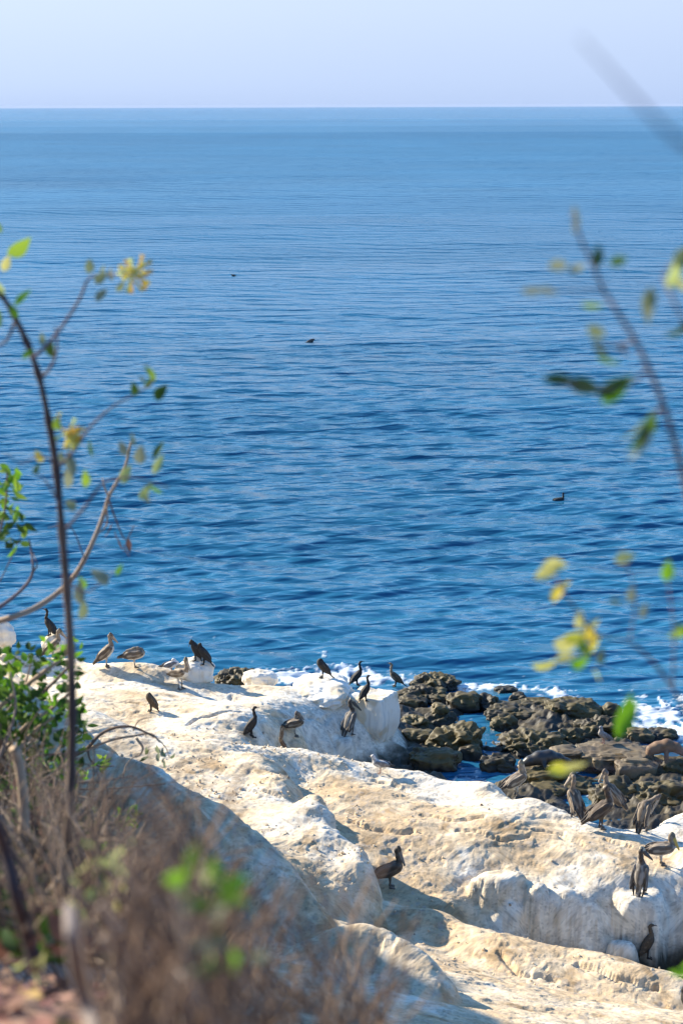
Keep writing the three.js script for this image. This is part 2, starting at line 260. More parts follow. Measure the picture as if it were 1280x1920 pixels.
function whiteness(x, z) { let s = 0, w = 0; for (const q of whiteSpots) { const r = (x - q[0]) ** 2 + (z - q[1]) ** 2 * 0.7, k = 1 / (r * r + 0.15); s += k * q[2]; w += k; } return s / w; }
const CRACKS = [[[352, 1362], [366, 1350], [400, 1342], [452, 1334]], [[432, 1308], [448, 1316], [478, 1312]], [[700, 1462], [735, 1470], [764, 1482]], [[790, 1528], [850, 1541], [905, 1534]], [[860, 1560], [930, 1576], [985, 1570]], [[1000, 1556], [1050, 1568], [1092, 1586]], [[1140, 1580], [1178, 1592]], [[620, 1348], [580, 1352], [515, 1345]], [[930, 1790], [980, 1830], [1045, 1846]], [[462, 1478], [520, 1500]], [[240, 1318], [290, 1326]], [[660, 1540], [700, 1556], [770, 1560]], [[1080, 1810], [1150, 1836], [1230, 1850]]].map((l) => l.map(([x, y]) => ground(x, y)));
function crackAt(x, z) {
  let m = 9; const wx = x + 0.10 * fbm(x * 2.5, 1, z * 2.5, 3), wz = z + 0.16 * fbm(x * 2.5, 8, z * 2.5, 3);
  for (const l of CRACKS) for (let i = 0; i < l.length - 1; i++) { const a = l[i], b = l[i + 1]; if (Math.abs(wx - a.x) > 2.5) continue; const dx = b.x - a.x, dz = b.z - a.z, t = clamp(((wx - a.x) * dx + (wz - a.z) * dz) / (dx * dx + dz * dz), 0, 1), q = Math.hypot(wx - a.x - dx * t, wz - a.z - dz * t); if (q < m) m = q; }
  return m;
}
function rockColour(x, y, z, nx, ny, nz) {
  const n1 = fbm(x * 0.9, y * 0.9, z * 0.9, 4), n2 = fbm(x * 3.1 + 9, y * 3.1, z * 3.1, 4), n3 = fbm(x * 9, y * 2.2, z * 9, 3);
  let w = whiteness(x, z) - 0.13 + 0.55 * n1 + 0.42 * n2;
  let c = mix3(SAND, CREAM, sstep(0.05, 0.5, w)); c = mix3(c, LIME, sstep(0.42, 0.85, w));
  c = mix3(c, OCHRE, 0.75 * sstep(0.18, 0.42, fbm(x * 1.7 + 40, y * 1.7, z * 1.7, 4)) * sstep(0.75, 0.25, w));
  c = mix3(c, mix3(GREYR, SAND, sstep(-0.2, 0.3, n2)), 0.5 * sstep(0.12, 0.34, n3 + 0.3 * n1));      // run-off streaks, drawn out downwards
  c = mix3(c, [0.05, 0.045, 0.03], sstep(0.55, 0.15, y + 0.25 * n2));  // weed and wet stain at the tide line
  return c;
}
{
  const cols = 700, D = []; for (let d = 58; d > 23; d -= d > 56 ? 0.1 : 0.0485 + 0.0006 * (d - 27)) D.push(d);
  const geo = grid(cols, D.length - 1, (i, j) => { const d = D[j], s = ((-170 + i / cols * 1620) - 640) / FPX * 1.03 * d; return [s, land(s, -d), -d]; });
  geo.computeVertexNormals();
  const p = geo.attributes.position, n = geo.attributes.normal;
  for (let i = 0; i < p.count; i++) {                                  // weathering: pits, flutes, rubble, pushed out along the surface
    const x = p.getX(i), y = p.getY(i), z = p.getZ(i), steep = sstep(0.85, 0.5, n.getY(i));
    const rough = sstep(-0.1, 0.4, fbm(x * 0.4 + 60, 0, z * 0.4, 3));
    let h = 0.02 * fbm(x * 1.0, y * 1.2, z * 1.2, 3) + 0.009 * rough * fbm(x * 5, y * 5, z * 5, 3);
    h += steep * (0.08 * fbm(x * 3.4, y * 0.8, z * 3.4, 3) - 0.05 * Math.max(0, ridged(x * 3, y * 0.9, z * 3, 3) - 0.25));
    const rub = sstep(0.0, 0.35, fbm(x * 0.45 + 20, 0, z * 0.45, 2) + (z > -46 && z < -37 && x < 0 ? 0.25 : -0.12));
    h += rub * 0.016 * Math.max(0, 0.55 - cell(x * 5.5, y * 5.5, z * 5.5)) * 2;
    h -= 0.075 * sstep(0.085, 0.03, crackAt(x, z));
    const scab = fbm(x * 0.7 + 3, y * 0.7, z * 1.3 + 8, 4); h += 0.030 * sstep(0.02, 0.09, scab) - 0.03 * sstep(0.02, 0.09, -scab - 0.16);      // flaked layers with small ledges
    h += 0.009 * sstep(-0.02, 0.03, fbm(x * 2.1 + 33, y * 2.1, z * 3.2, 3)) - 0.012 * sstep(0.22, 0.30, fbm(x * 3.3 + 71, y * 3.3, z * 4.2, 3));
    p.setXYZ(i, x + n.getX(i) * h, y + n.getY(i) * h, z + n.getZ(i) * h);
  }
  geo.computeVertexNormals();
  const uv = new Float32Array(p.count * 2); for (let i = 0; i < p.count; i++) { uv[2 * i] = p.getX(i) / 2.3; uv[2 * i + 1] = (p.getY(i) - p.getZ(i)) / 2.3; }
  geo.setAttribute('uv', new THREE.BufferAttribute(uv, 2));
  paint(geo, rockColour);
  const m = LAND = mesh('sandstone_shelf', geo, std({ vertexColors: true, map: GRAIN, bumpMap: GRAINBUMP, bumpScale: 0.010, roughness: 0.95 }), scene);
  m.userData.kind = 'structure'; m.userData.label = 'cream sandstone shelf and terraces whitened by guano above the sea';
}
{
  const D = [], cols = 150; for (let d = -2; d < 60; d += 0.05 + 0.012 * Math.max(0, d)) D.push(d);
  const geo = grid(cols, D.length - 1, (i, j) => { const d = D[D.length - 1 - j], e = bluffEdge(d), t = i / cols, x = e + (t < 0.6 ? (t / 0.6 - 1) * (14 + 0.2 * Math.max(0, d)) * (1 - 0.9 * t / 0.6) : (t - 0.6) / 0.4 * (1.6 + 0.12 * Math.max(0, d))); return [x, bluffH(x, d), -d]; });
  geo.computeVertexNormals();
  const p = geo.attributes.position, uv = new Float32Array(p.count * 2); for (let i = 0; i < p.count; i++) { uv[2 * i] = p.getX(i) / 1.1; uv[2 * i + 1] = (p.getY(i) - p.getZ(i)) / 1.1; }
  geo.setAttribute('uv', new THREE.BufferAttribute(uv, 2));
  paint(geo, (x, y, z) => { const a = fbm(x * 2, y * 2, z * 2, 4), far = sstep(16, 30, -z); return mix3(mix3([0.13, 0.075, 0.05], [0.28, 0.16, 0.11], sstep(-0.3, 0.4, a)), rockColour(x, y + 2, z, 0, 1, 0), far); });
  const m = mesh('bluff_ground', geo, std({ vertexColors: true, map: GRAIN, bumpMap: GRAINBUMP, bumpScale: 0.03 }), scene);
  m.userData.kind = 'structure'; m.userData.label = 'brown earth of the bluff on the left under the bushes';
}

/* ------------------------------------------------------------------ the sea */
const waves = [];
{
  SEED = 4242;
  for (let i = 0; i < 64; i++) { const L = Math.exp(lerp(Math.log(0.6), Math.log(70), (i + rnd()) / 64)), a = rr(-1, 1) * rr(0.2, 1) * (L > 7 ? 0.5 : 0.95) + 0.12, k = 2 * Math.PI / L, slope = L > 18 ? 0.007 : L > 5 ? 0.005 : L > 2.2 ? 0.017 : 0.054; waves.push([k * Math.sin(a), k * Math.cos(a), slope / k, rnd() * 6.283, L]); }
}
function waveH(x, z, cellSize, calm) {
  let h = 0; for (const w of waves) { const q = clamp(w[4] / cellSize / 3 - 0.6, 0, 1); if (q > 0) { const s = Math.sin(w[0] * x + w[1] * z + w[3]); h += q * w[2] * (s + 0.3 * (s * s * 2 - 1)); } }
  return h * calm;
}
function waterMap(L, n, lo, hi, count, slope, seed) {       // normal map of wind ripples, repeating over L metres
  SEED = seed; const comp = [];
  for (let i = 0; i < count; i++) { const lam = Math.exp(lerp(Math.log(lo), Math.log(hi), (i + rnd()) / count)), a = rr(-1, 1) * rr(0.3, 1.05) + 0.1, k = L / lam, kx = Math.round(k * Math.sin(a)), kz = Math.round(k * Math.cos(a)) || 1; comp.push([kx, kz, slope / Math.sqrt(count) * 1.41 * (lam < 0.5 ? 0.8 : 1), rnd() * 6.283]); }
  const sx = new Float32Array(n * n), sz = new Float32Array(n * n), C = new Float64Array(n), S = new Float64Array(n);
  for (const [kx, kz, s, ph] of comp) {
    const km = Math.hypot(kx, kz), ax = s * kx / km, az = s * kz / km;
    for (let i = 0; i < n; i++) { C[i] = Math.cos(2 * Math.PI * kx * i / n); S[i] = Math.sin(2 * Math.PI * kx * i / n); }
    for (let j = 0; j < n; j++) { const t = 2 * Math.PI * kz * j / n + ph, c = Math.cos(t), q = Math.sin(t), o = j * n; for (let i = 0; i < n; i++) { const v = c * C[i] - q * S[i]; sx[o + i] += ax * v; sz[o + i] += az * v; } }
  }
  const d = new Uint8Array(n * n * 4);
  for (let i = 0; i < n * n; i++) { const l = 1 / Math.hypot(sx[i], sz[i], 1); d[i * 4] = (-sx[i] * l * 0.5 + 0.5) * 255; d[i * 4 + 1] = (-sz[i] * l * 0.5 + 0.5) * 255; d[i * 4 + 2] = (l * 0.5 + 0.5) * 255; d[i * 4 + 3] = 255; }
  const t = new THREE.DataTexture(d, n, n, THREE.RGBAFormat); t.wrapS = t.wrapT = THREE.RepeatWrapping; t.magFilter = THREE.LinearFilter; t.needsUpdate = true; return t;
}
const RIPPLE = waterMap(43, 2048, 0.22, 6.5, 96, 0.24, 99);
const foamSpots = [[560, 1268, 70, 12, 1], [640, 1264, 70, 14, 1.05], [700, 1270, 70, 12, 1.1], [490, 1262, 60, 10, .8], [800, 1272, 40, 8, .7], [420, 1200, 110, 5, .42], [250, 1190, 90, 4, .38], [830, 1300, 50, 9, .5], [890, 1286, 90, 8, .9], [1000, 1292, 70, 8, .6], [1050, 1302, 40, 9, .95], [900, 1312, 80, 8, .6], [1235, 1345, 75, 24, 1.15], [1270, 1310, 70, 8, .8], [1290, 1375, 60, 20, 1], [1180, 1300, 80, 6, .5], [880, 1475, 90, 16, .62], [830, 1440, 60, 14, .45], [940, 1450, 50, 14, .6], [1120, 1500, 90, 14, .8], [1250, 1520, 70, 20, .8], [850, 1350, 60, 14, .35], [930, 1390, 40, 14, .3], [640, 1230, 160, 6, .35], [1000, 1262, 200, 6, .3]]
  .map(([px, py, rx, ry, s]) => { const p = atSea(px, py), a = atSea(px + rx, py), b = atSea(px, py - ry); return [p.x, p.z, Math.abs(a.x - p.x), Math.abs(b.z - p.z), s]; });
function foam(x, z) {
  let s = 0; for (const f of foamSpots) { const q = ((x - f[0]) / f[2] / 1.2) ** 2 + ((z - f[1]) / f[3] / 1.35) ** 2; if (q < 5) s = Math.max(s, f[4] * Math.exp(-q)); }
  if (s < 0.05) return 0;
  const lace = 1 - Math.abs(fbm(x * 2.9, 0, z * 1.7, 4)) * 3.4, lump = fbm(x * 7, 7, z * 4, 3);
  return sstep(0.80, 1.10, s * 1.12 + lace * 0.40 + lump * 0.55) * 0.95;
}
function seaSheet(name, bands, label) {           // bands: [near edge, material], far to near
  const D = []; for (let py = atPy(26000); py < atPy(40); py += py < 230 ? 1.2 : 1.7) D.push(EYE / Math.tan(PITCH + Math.atan((py - 960) / FPX)));
  const cols = 460;
  const geo = grid(cols, D.length - 1, (i, j) => {
    const d = D[j], x = (-0.25 + 0.5 * i / cols) * d, cellSize = Math.max(d / FPX * 3, Math.abs(D[Math.max(j, 1)] - D[Math.max(j, 1) - 1]));
    const calm = lerp(0.35, 1, sstep(50, 66, d)), f = d < 75 ? foam(x, -d) : 0;
    return [x, d > 4000 ? 0 : waveH(x, -d, cellSize, calm) + f * 0.05 * (0.6 + 0.8 * noise(x * 5, 0, d * 5)), -d];
  });
  geo.computeVertexNormals();
  const p = geo.attributes.position, uv = new Float32Array(p.count * 2); for (let i = 0; i < p.count; i++) { uv[2 * i] = p.getX(i) / 43; uv[2 * i + 1] = -p.getZ(i) / 43; }
  geo.setAttribute('uv', new THREE.BufferAttribute(uv, 2));
  const patch = (x, z) => sstep(-0.35, 0.35, fbm(x * 0.012, 2, z * 0.006, 3));
  paint(geo, (x, y, z) => { const k = 1 + 0.22 * fbm(x * 0.03, 5, z * 0.035, 4), c = mix3([0.013, 0.098, 0.190], [0.016, 0.114, 0.215], patch(x, z)).map((v) => v * k); return -z < 75 ? mix3(c, [0.72, 0.76, 0.78], foam(x, z)) : c; });
  let row = 0; bands.forEach(([near], k) => { const r0 = row; while (row < D.length - 1 && D[row + 1] >= near) row++; geo.addGroup(r0 * cols * 6, (row - r0) * cols * 6, k); });
  const m = mesh(name, geo, bands.map((q) => q[1]), scene); m.userData.kind = 'structure'; m.userData.label = label; return m;
}
function atPy(d) { return 960 + FPX * Math.tan(Math.atan(EYE / d) - PITCH); }
const waterMat = (n, rough) => new THREE.MeshPhysicalMaterial({ vertexColors: true, roughness: rough, ior: 1.33, normalMap: RIPPLE, normalScale: new THREE.Vector2(n, n) });
seaSheet('sea', [[2600, waterMat(0.6, 0.25)], [1800, waterMat(0.8, 0.28)], [1330, waterMat(1.0, 0.31)], [1000, waterMat(1.4, 0.36)], [700, waterMat(1.4, 0.35)], [480, waterMat(1.4, 0.33)], [330, waterMat(1.35, 0.30)], [230, waterMat(1.3, 0.26)], [160, waterMat(1.25, 0.22)], [110, waterMat(1.2, 0.18)], [0, waterMat(1.15, 0.14)]], 'blue rippled sea from the rocks to the paler calm band on the horizon');
{ // wet flat of low rock round the boulders, partly awash
  const geo = grid(260, 180, (i, j) => { const d = 57.5 - j * 0.068, x = (-0.4 + i / 260 * 10.5) * (d / 52), e = sstep(0, 18, i) * sstep(260, 245, i) * sstep(0, 22, j), s = fbm(x * 0.8, 4, d * 0.8, 4), r = ridged(x * 2.4, 9, d * 2.4, 4); return [x, lerp(-0.5, 0.10 + 0.10 * sstep(51, 47.5, d) + 0.36 * s + 0.16 * r - (x > 6.6 ? (x - 6.6) * 0.25 * sstep(52, 55, d) : 0) - 0.35 * Math.exp(-(((x - 3.6 - (52.5 - d) * -0.15) / 0.7) ** 2)), e), -d]; });
  geo.computeVertexNormals();
  paint(geo, (x, y, z) => mix3([0.022, 0.017, 0.010], [0.070, 0.052, 0.022], sstep(-0.2, 0.4, fbm(x * 2.5, 2, z * 2.5, 4))));
  const m = mesh('tide_flat', geo, std({ vertexColors: true, roughness: 0.6 }), scene); m.userData.kind = 'structure'; m.userData.label = 'dark wet flat rock between the tide rocks';
}
/* ------------------------------------------------------------------ white blocks and boulders */
const guano = std({ vertexColors: true, roughness: 0.95 });
function guanoPaint(x, y, z, nx, ny, nz) {
  const a = fbm(x * 2.1, y * 2.1, z * 2.1, 3), b = fbm(x * 11, y * 1.3, z * 11, 3);
  let c = mix3([0.78, 0.73, 0.63], [0.62, 0.50, 0.33], 0.85 * sstep(0.0, 0.4, a + 0.3 * fbm(x * 9, y * 9, z * 9, 2)));
  return mix3(c, [0.45, 0.43, 0.40], 0.4 * sstep(0.1, 0.35, b));
}
{
  const c = at(692, 1352, 52.3), yaw = -0.52, cy = Math.cos(yaw), sy = Math.sin(yaw), g = thing('white_block', V(c.x, 0.35, c.z));
  const f = (x, y, z) => {
    const X = x * cy - z * sy, Z = x * sy + z * cy, taper = 0.20 * sstep(0.75, 0.05, y) + 0.05 * sstep(0.3, 1.4, y);
    const qx = Math.abs(X) - 0.70 + taper + 0.10 * sstep(0.4, 1.5, y) * (X < 0 ? 1 : 0), qy = Math.abs(y - 0.80) - 0.66, qz = Math.abs(Z) - 0.62 + taper, r = X < 0 ? 0.26 : 0.09;
    const ax = Math.max(qx + r, 0), ay = Math.max(qy + r, 0), az = Math.max(qz + r, 0);
    return Math.hypot(ax, ay, az) + Math.min(Math.max(qx + r, qy + r, qz + r), 0) - r + 0.11 * fbm(x * 1.1, y * 1.1 + 5, z * 1.1, 3) + 0.03 * ridged(x * 2.2, y * 0.7, z * 2.2, 3) + 0.018 * fbm(x * 7, y * 1.2, z * 7, 3);
  };
  const geo = skin(f, [-1.3, -0.2, -1.3], [1.3, 1.8, 1.3], 0.026); paint(geo, guanoPaint);
  tag(g, 'big square white guano covered rock block above the dark boulders', 'rock'); mesh('stone', geo, guano, g);
}
function rock(name, [px0, px1, py0, py1], style, label, group, o = {}) {
  const h0 = o.h ?? 0, cx = (px0 + px1) / 2, base = o.d ? at(cx, py1, o.d) : atSea(cx, py1, h0), d = -base.z, w = (px1 - px0) / FPX * d, dep = Math.min(w * (o.deep ?? 0.8), 3), up = Math.max(0.22 * w, ((py1 - py0) / FPX * d - dep * 0.45 * (-sight(cx, py1)[1])) / 0.95) * (style === 'white' ? 1 : 0.80);
  const seed = cx * 0.137 + py0 * 0.071, geo0 = new THREE.IcosahedronGeometry(1, Math.round(clamp(w * 17, 9, 34))); geo0.deleteAttribute('uv'); geo0.deleteAttribute('normal');
  const geo = mergeVertices(geo0, 1e-5), p = geo.attributes.position;
  const rough = style === 'craggy' ? 1 : style === 'slab' ? 0.3 : style === 'white' ? 0.28 : 0.5, sq = style === 'white' ? 0.92 : style === 'slab' ? 0.55 : style === 'craggy' ? 0.85 : 0.72;
  for (let i = 0; i < p.count; i++) {
    let x = p.getX(i), y = p.getY(i), z = p.getZ(i);
    const low = fbm(x * 1.25 + seed, y * 1.25, z * 1.25 + seed, 3), mid = fbm(x * 3 + seed, y * 3, z * 3, 3);
    let r = 1 + (0.28 + 0.22 * rough) * low + 0.10 * rough * mid;
    x = Math.sign(x) * Math.abs(x) ** sq; y = Math.sign(y) * Math.abs(y) ** sq; z = Math.sign(z) * Math.abs(z) ** sq;
    const X = x * w * 0.5, Y = y * up * 0.62, Z = z * dep * 0.5;
    const pit = Math.max(0, 0.62 - cell(X * 4.6 + seed, Y * 4.6, Z * 4.6)), rid = ridged(X * 2.2 + seed, Y * 2.2, Z * 2.2, 4);
    const k = rough * Math.min(1, w) * (0.14 * rid - 0.26 * pit) + 0.02 * rough * noise(X * 14, Y * 14, Z * 14);
    p.setXYZ(i, X * r + x * k, Y * r + y * k + up * 0.40, Z * r + z * k);
  }
  geo.computeVertexNormals();
  const white = style === 'white';
  const A = o.tone === 'grey' ? [0.115, 0.082, 0.046] : o.tone === 'tan' ? [0.16, 0.112, 0.045] : o.tone === 'olive' ? [0.082, 0.060, 0.015] : [0.038, 0.028, 0.010], B = o.tone === 'grey' ? [0.17, 0.128, 0.072] : [0.088, 0.066, 0.020];
  paint(geo, white ? guanoPaint : (x, y, z, nx, ny) => {
    const a = fbm(x * 1.6 + seed, y * 1.6, z * 1.6, 3), b = fbm(x * 8, y * 8 + seed, z * 8, 3);
    let c = mix3(A, B, sstep(-0.25, 0.35, a + 0.6 * b)); c = mix3(c, [0.022, 0.016, 0.008], 0.75 * sstep(0.05, 0.4, b - a));
    return mix3(c, [0.014, 0.012, 0.009], sstep(0.32, 0.06, base.y + y + 0.18 * a));      // wet weed along the waterline
  });
  const m = mesh(name, geo, white ? guano : std({ vertexColors: true, roughness: 0.66 }), scene);
  m.position.set(base.x, base.y, base.z - dep * 0.30); m.rotation.y = o.turn ?? 0;
  return tag(m, label, 'rock', group);
}
rock('white_boulder', [330, 405, 1229, 1284], 'white', 'rounded white boulder behind a pelican, two cormorants on its top', undefined, { d: 52.2, deep: 0.7 });
rock('white_boulder', [452, 521, 1256, 1290], 'white', 'low white boulder beside the dark rock at the shelf edge', undefined, { d: 53, deep: 0.7 });
rock('white_boulder', [76, 122, 1186, 1222], 'white', 'small white round boulder behind the leftmost pelican', undefined, { d: 54.6 });
rock('white_boulder', [-40, 28, 1160, 1215], 'white', 'shaded white rock cut by the left edge of the photo', undefined, { d: 53.5 });
rock('white_boulder', [540, 660, 1266, 1330], 'white', 'wide white rock mound left of the square block', undefined, { d: 51.9, deep: 1.7 });
const T = 'dark tide rocks below the shelf';
rock('tide_rock', [400, 492, 1248, 1284], 'craggy', 'dark mussel covered rock between two white boulders', T, { d: 57 });
for (const [box, style, label, o] of [
  [[772, 862, 1256, 1292], 'craggy', 'dark jagged rock farthest out, right of the square white block'],
  [[750, 842, 1282, 1318], 'craggy', 'low black wet rock just below the farthest jagged rock'],
  [[745, 797, 1300, 1330], 'smooth', 'small dark rock against the right side of the white block'],
  [[831, 909, 1290, 1333], 'smooth', 'rounded rock with an olive top and dark flanks in the back row', { tone: 'olive' }],
  [[808, 841, 1314, 1338], 'smooth', 'small tan round stone on the jagged rocks', { tone: 'tan', h: 0.35 }],
  [[894, 940, 1294, 1332], 'craggy', 'dark rough rock behind the first tide pool'],
  [[930, 970, 1284, 1300], 'smooth', 'flat rock awash in foam in the back row'],
  [[953, 991, 1295, 1322], 'craggy', 'small black pointed rock in the back row'],
  [[970, 1037, 1304, 1335], 'smooth', 'dark wet rock left of the large olive rock'],
  [[905, 1012, 1320, 1349], 'smooth', 'low wet flat rock in the tide pool'],
  [[1018, 1128, 1300, 1352], 'smooth', 'large olive brown rock in the back row', { tone: 'olive' }],
  [[1124, 1168, 1312, 1349], 'smooth', 'olive rock at the right end of the back row', { tone: 'olive' }],
  [[1080, 1182, 1336, 1384], 'craggy', 'dark split rock under the bright green leaf'],
  [[748, 810, 1332, 1370], 'craggy', 'greenish jagged rock beside the white block', { tone: 'olive' }],
  [[800, 855, 1328, 1362], 'craggy', 'jagged dark rock under the small tan stone'],
  [[810, 912, 1347, 1415], 'craggy', 'big pitted rock on the left of the water channel', { tone: 'olive' }],
  [[752, 812, 1362, 1396], 'smooth', 'smooth olive stone below the greenish jagged rock', { tone: 'olive' }],
  [[762, 870, 1392, 1446], 'smooth', 'smooth brown rock at the foot of the white block', { tone: 'olive' }],
  [[860, 905, 1388, 1426], 'smooth', 'small dark stone at the edge of the water channel'],
  [[919, 966, 1338, 1372], 'craggy', 'small pitted rock standing in the water channel', { tone: 'olive' }],
  [[940, 1064, 1362, 1418], 'craggy', 'widest pitted olive rock right of the water channel', { tone: 'olive' }],
  [[1040, 1095, 1360, 1398], 'craggy', 'rough dark rock behind the grey slab', { tone: 'olive' }],
  [[898, 966, 1408, 1448], 'craggy', 'jagged little rock at the near end of the channel'],
  [[928, 966, 1427, 1452], 'smooth', 'small smooth stone beside the preening pelican', { tone: 'olive' }],
  [[970, 1075, 1424, 1480], 'smooth', 'smooth brown rock in front of the seal', { tone: 'tan' }],
  [[1028, 1096, 1394, 1432], 'slab', 'grey slab behind the seal', { tone: 'grey', h: 0.25 }],
  [[1086, 1232, 1388, 1440], 'slab', 'long flat grey brown slab with the gull on it', { tone: 'grey', h: 0.2 }],
  [[1145, 1235, 1404, 1460], 'slab', 'brown slab with a hollow in its face below the brown sea lion', { tone: 'grey', h: 0.1 }],
  [[1166, 1222, 1360, 1394], 'smooth', 'pointed tan rock at the right beside the foam', { tone: 'tan' }],
  [[1208, 1270, 1360, 1390], 'smooth', 'rounded dark rock at the right reaching into the foam'],
  [[978, 1070, 1462, 1502], 'smooth', 'low mossy rock at the edge of the shelf', { tone: 'olive' }],
  [[1048, 1120, 1456, 1492], 'smooth', 'round mossy rock behind the pelican with spread wings', { tone: 'olive' }],
  [[1108, 1200, 1450, 1514], 'craggy', 'dark rock mass behind the group of pelicans'],
  [[1180, 1300, 1452, 1520], 'craggy', 'dark rock mass at the right edge behind the bowing pelican'],
  [[1222, 1300, 1404, 1462], 'smooth', 'brown rock under the brown sea lion at the right edge'],
  [[1218, 1262, 1428, 1464], 'smooth', 'small brown rock right of the hollowed slab', { tone: 'tan' }],
]) rock('tide_rock', box, style, label, T, o);
/* ------------------------------------------------------------------ birds and seals: one continuous skin each */
const SOLID = () => scene.children.filter((o) => /shelf|rock|boulder|block/.test(o.name));
const caster = new THREE.Raycaster();
scene.updateMatrixWorld(true);
const STAND = SOLID().flatMap((o) => (o.isMesh ? [o] : o.children));
function footing(px, py) {
  const s = sight(px, py), dir = V(s[0], s[1], -1).normalize(); caster.set(V(0, EYE, 0).addScaledVector(dir, 24), dir);
  let best = null; for (const o of STAND) { o.updateMatrixWorld(true); const h = caster.intersectObject(o, false)[0]; if (h && (!best || h.distance < best.distance)) best = h; }
  return best ? best.point : atSea(px, py);
}
function figure() {                                   // a field of blended limbs
  const prims = [];
  const self = {
    cap(a, b, ra, rb, part, k = 0.03) { const d = [b[0] - a[0], b[1] - a[1], b[2] - a[2]], l2 = d[0] ** 2 + d[1] ** 2 + d[2] ** 2 || 1e-9; prims.push({ part, k, f: (x, y, z) => { const px = x - a[0], py = y - a[1], pz = z - a[2], t = clamp((px * d[0] + py * d[1] + pz * d[2]) / l2, 0, 1); return Math.hypot(px - d[0] * t, py - d[1] * t, pz - d[2] * t) - (ra + (rb - ra) * t); }, lo: [0, 1, 2].map((i) => Math.min(a[i] - ra, b[i] - rb)), hi: [0, 1, 2].map((i) => Math.max(a[i] + ra, b[i] + rb)) }); return self; },
    ell(c, r, dir, part, k = 0.04, roll = 0) {          // ellipsoid with its long axis along dir
      const X = V(...dir).normalize(), Y = V(0, 1, 0).addScaledVector(X, -X.y).normalize(), Z = X.clone().cross(Y); if (roll) { Y.applyAxisAngle(X, roll); Z.applyAxisAngle(X, roll); }
      const m = Math.min(...r), R = Math.max(...r);
      prims.push({ part, k, f: (x, y, z) => { x -= c[0]; y -= c[1]; z -= c[2]; const u = (x * X.x + y * X.y + z * X.z) / r[0], v = (x * Y.x + y * Y.y + z * Y.z) / r[1], w = (x * Z.x + y * Z.y + z * Z.z) / r[2], k0 = Math.hypot(u, v, w), k1 = Math.hypot(u / r[0], v / r[1], w / r[2]); return k1 < 1e-9 ? -m : k0 * (k0 - 1) / k1; }, lo: c.map((q) => q - R), hi: c.map((q) => q + R) }); return self;
    },
    chain(p, r, part, k) { for (let i = 0; i < p.length - 1; i++) self.cap(p[i], p[i + 1], r[i], r[i + 1], part, k); return self; },
    build(h, colour) {
      const lo = [9, 9, 9], hi = [-9, -9, -9]; for (const p of prims) for (let i = 0; i < 3; i++) { lo[i] = Math.min(lo[i], p.lo[i] - 2.5 * h); hi[i] = Math.max(hi[i], p.hi[i] + 2.5 * h); }
      const f = (x, y, z) => { let d = 9; for (const p of prims) { const qx = Math.max(p.lo[0] - x, x - p.hi[0], 0), qy = Math.max(p.lo[1] - y, y - p.hi[1], 0), qz = Math.max(p.lo[2] - z, z - p.hi[2], 0); if (d < 9 && Math.max(qx, qy, qz) > d + p.k) continue; const q = p.f(x, y, z), k = p.k, e = Math.max(k - Math.abs(d - q), 0) / k; d = Math.min(d, q) - e * e * k * 0.25; } return d; };
      const geo = skin(f, lo, hi, h);
      return paint(geo, (x, y, z, nx, ny, nz) => { let m = 9, b = ''; for (const p of prims) { const q = p.f(x, y, z); if (q < m) { m = q; b = p.part; } } return colour(b, x, y, z, nx, ny, nz); });
    },
  };
  return self;
}
const plumage = new THREE.MeshStandardMaterial({ vertexColors: true, roughness: 0.75 });
const horn = (c) => std({ color: new THREE.Color().setRGB(...c), roughness: 0.55 });
const eyeMat = std({ color: new THREE.Color().setRGB(0.01, 0.01, 0.01), roughness: 0.2 }), EYEGEO = new THREE.SphereGeometry(1, 10, 8);
const BILLS = { pale: horn([0.42, 0.34, 0.25]), grey: horn([0.22, 0.19, 0.16]), dark: horn([0.07, 0.055, 0.045]), yellow: horn([0.5, 0.36, 0.08]) };
const PAL = {   // back, light feather edge, belly, neck, head
  young: [[0.085, 0.06, 0.04], [0.27, 0.215, 0.155], [0.70, 0.66, 0.58], [0.20, 0.155, 0.115], [0.13, 0.10, 0.08]],
  pale: [[0.115, 0.083, 0.056], [0.33, 0.27, 0.20], [0.74, 0.69, 0.60], [0.22, 0.17, 0.12], [0.12, 0.12, 0.09]],
  grey: [[0.10, 0.085, 0.07], [0.28, 0.25, 0.215], [0.06, 0.05, 0.04], [0.055, 0.04, 0.03], [0.45, 0.40, 0.28]],
  dark: [[0.048, 0.032, 0.021], [0.14, 0.10, 0.068], [0.10, 0.075, 0.05], [0.05, 0.034, 0.024], [0.12, 0.09, 0.06]],
};
function groundAt(o) { if (o.on) { const x = sight(o.foot[0], o.foot[1])[0] * o.on; return V(x, land(x, -o.on), -o.on); } return o.d ? at(o.foot[0], o.foot[1], o.d) : footing(...o.foot); }
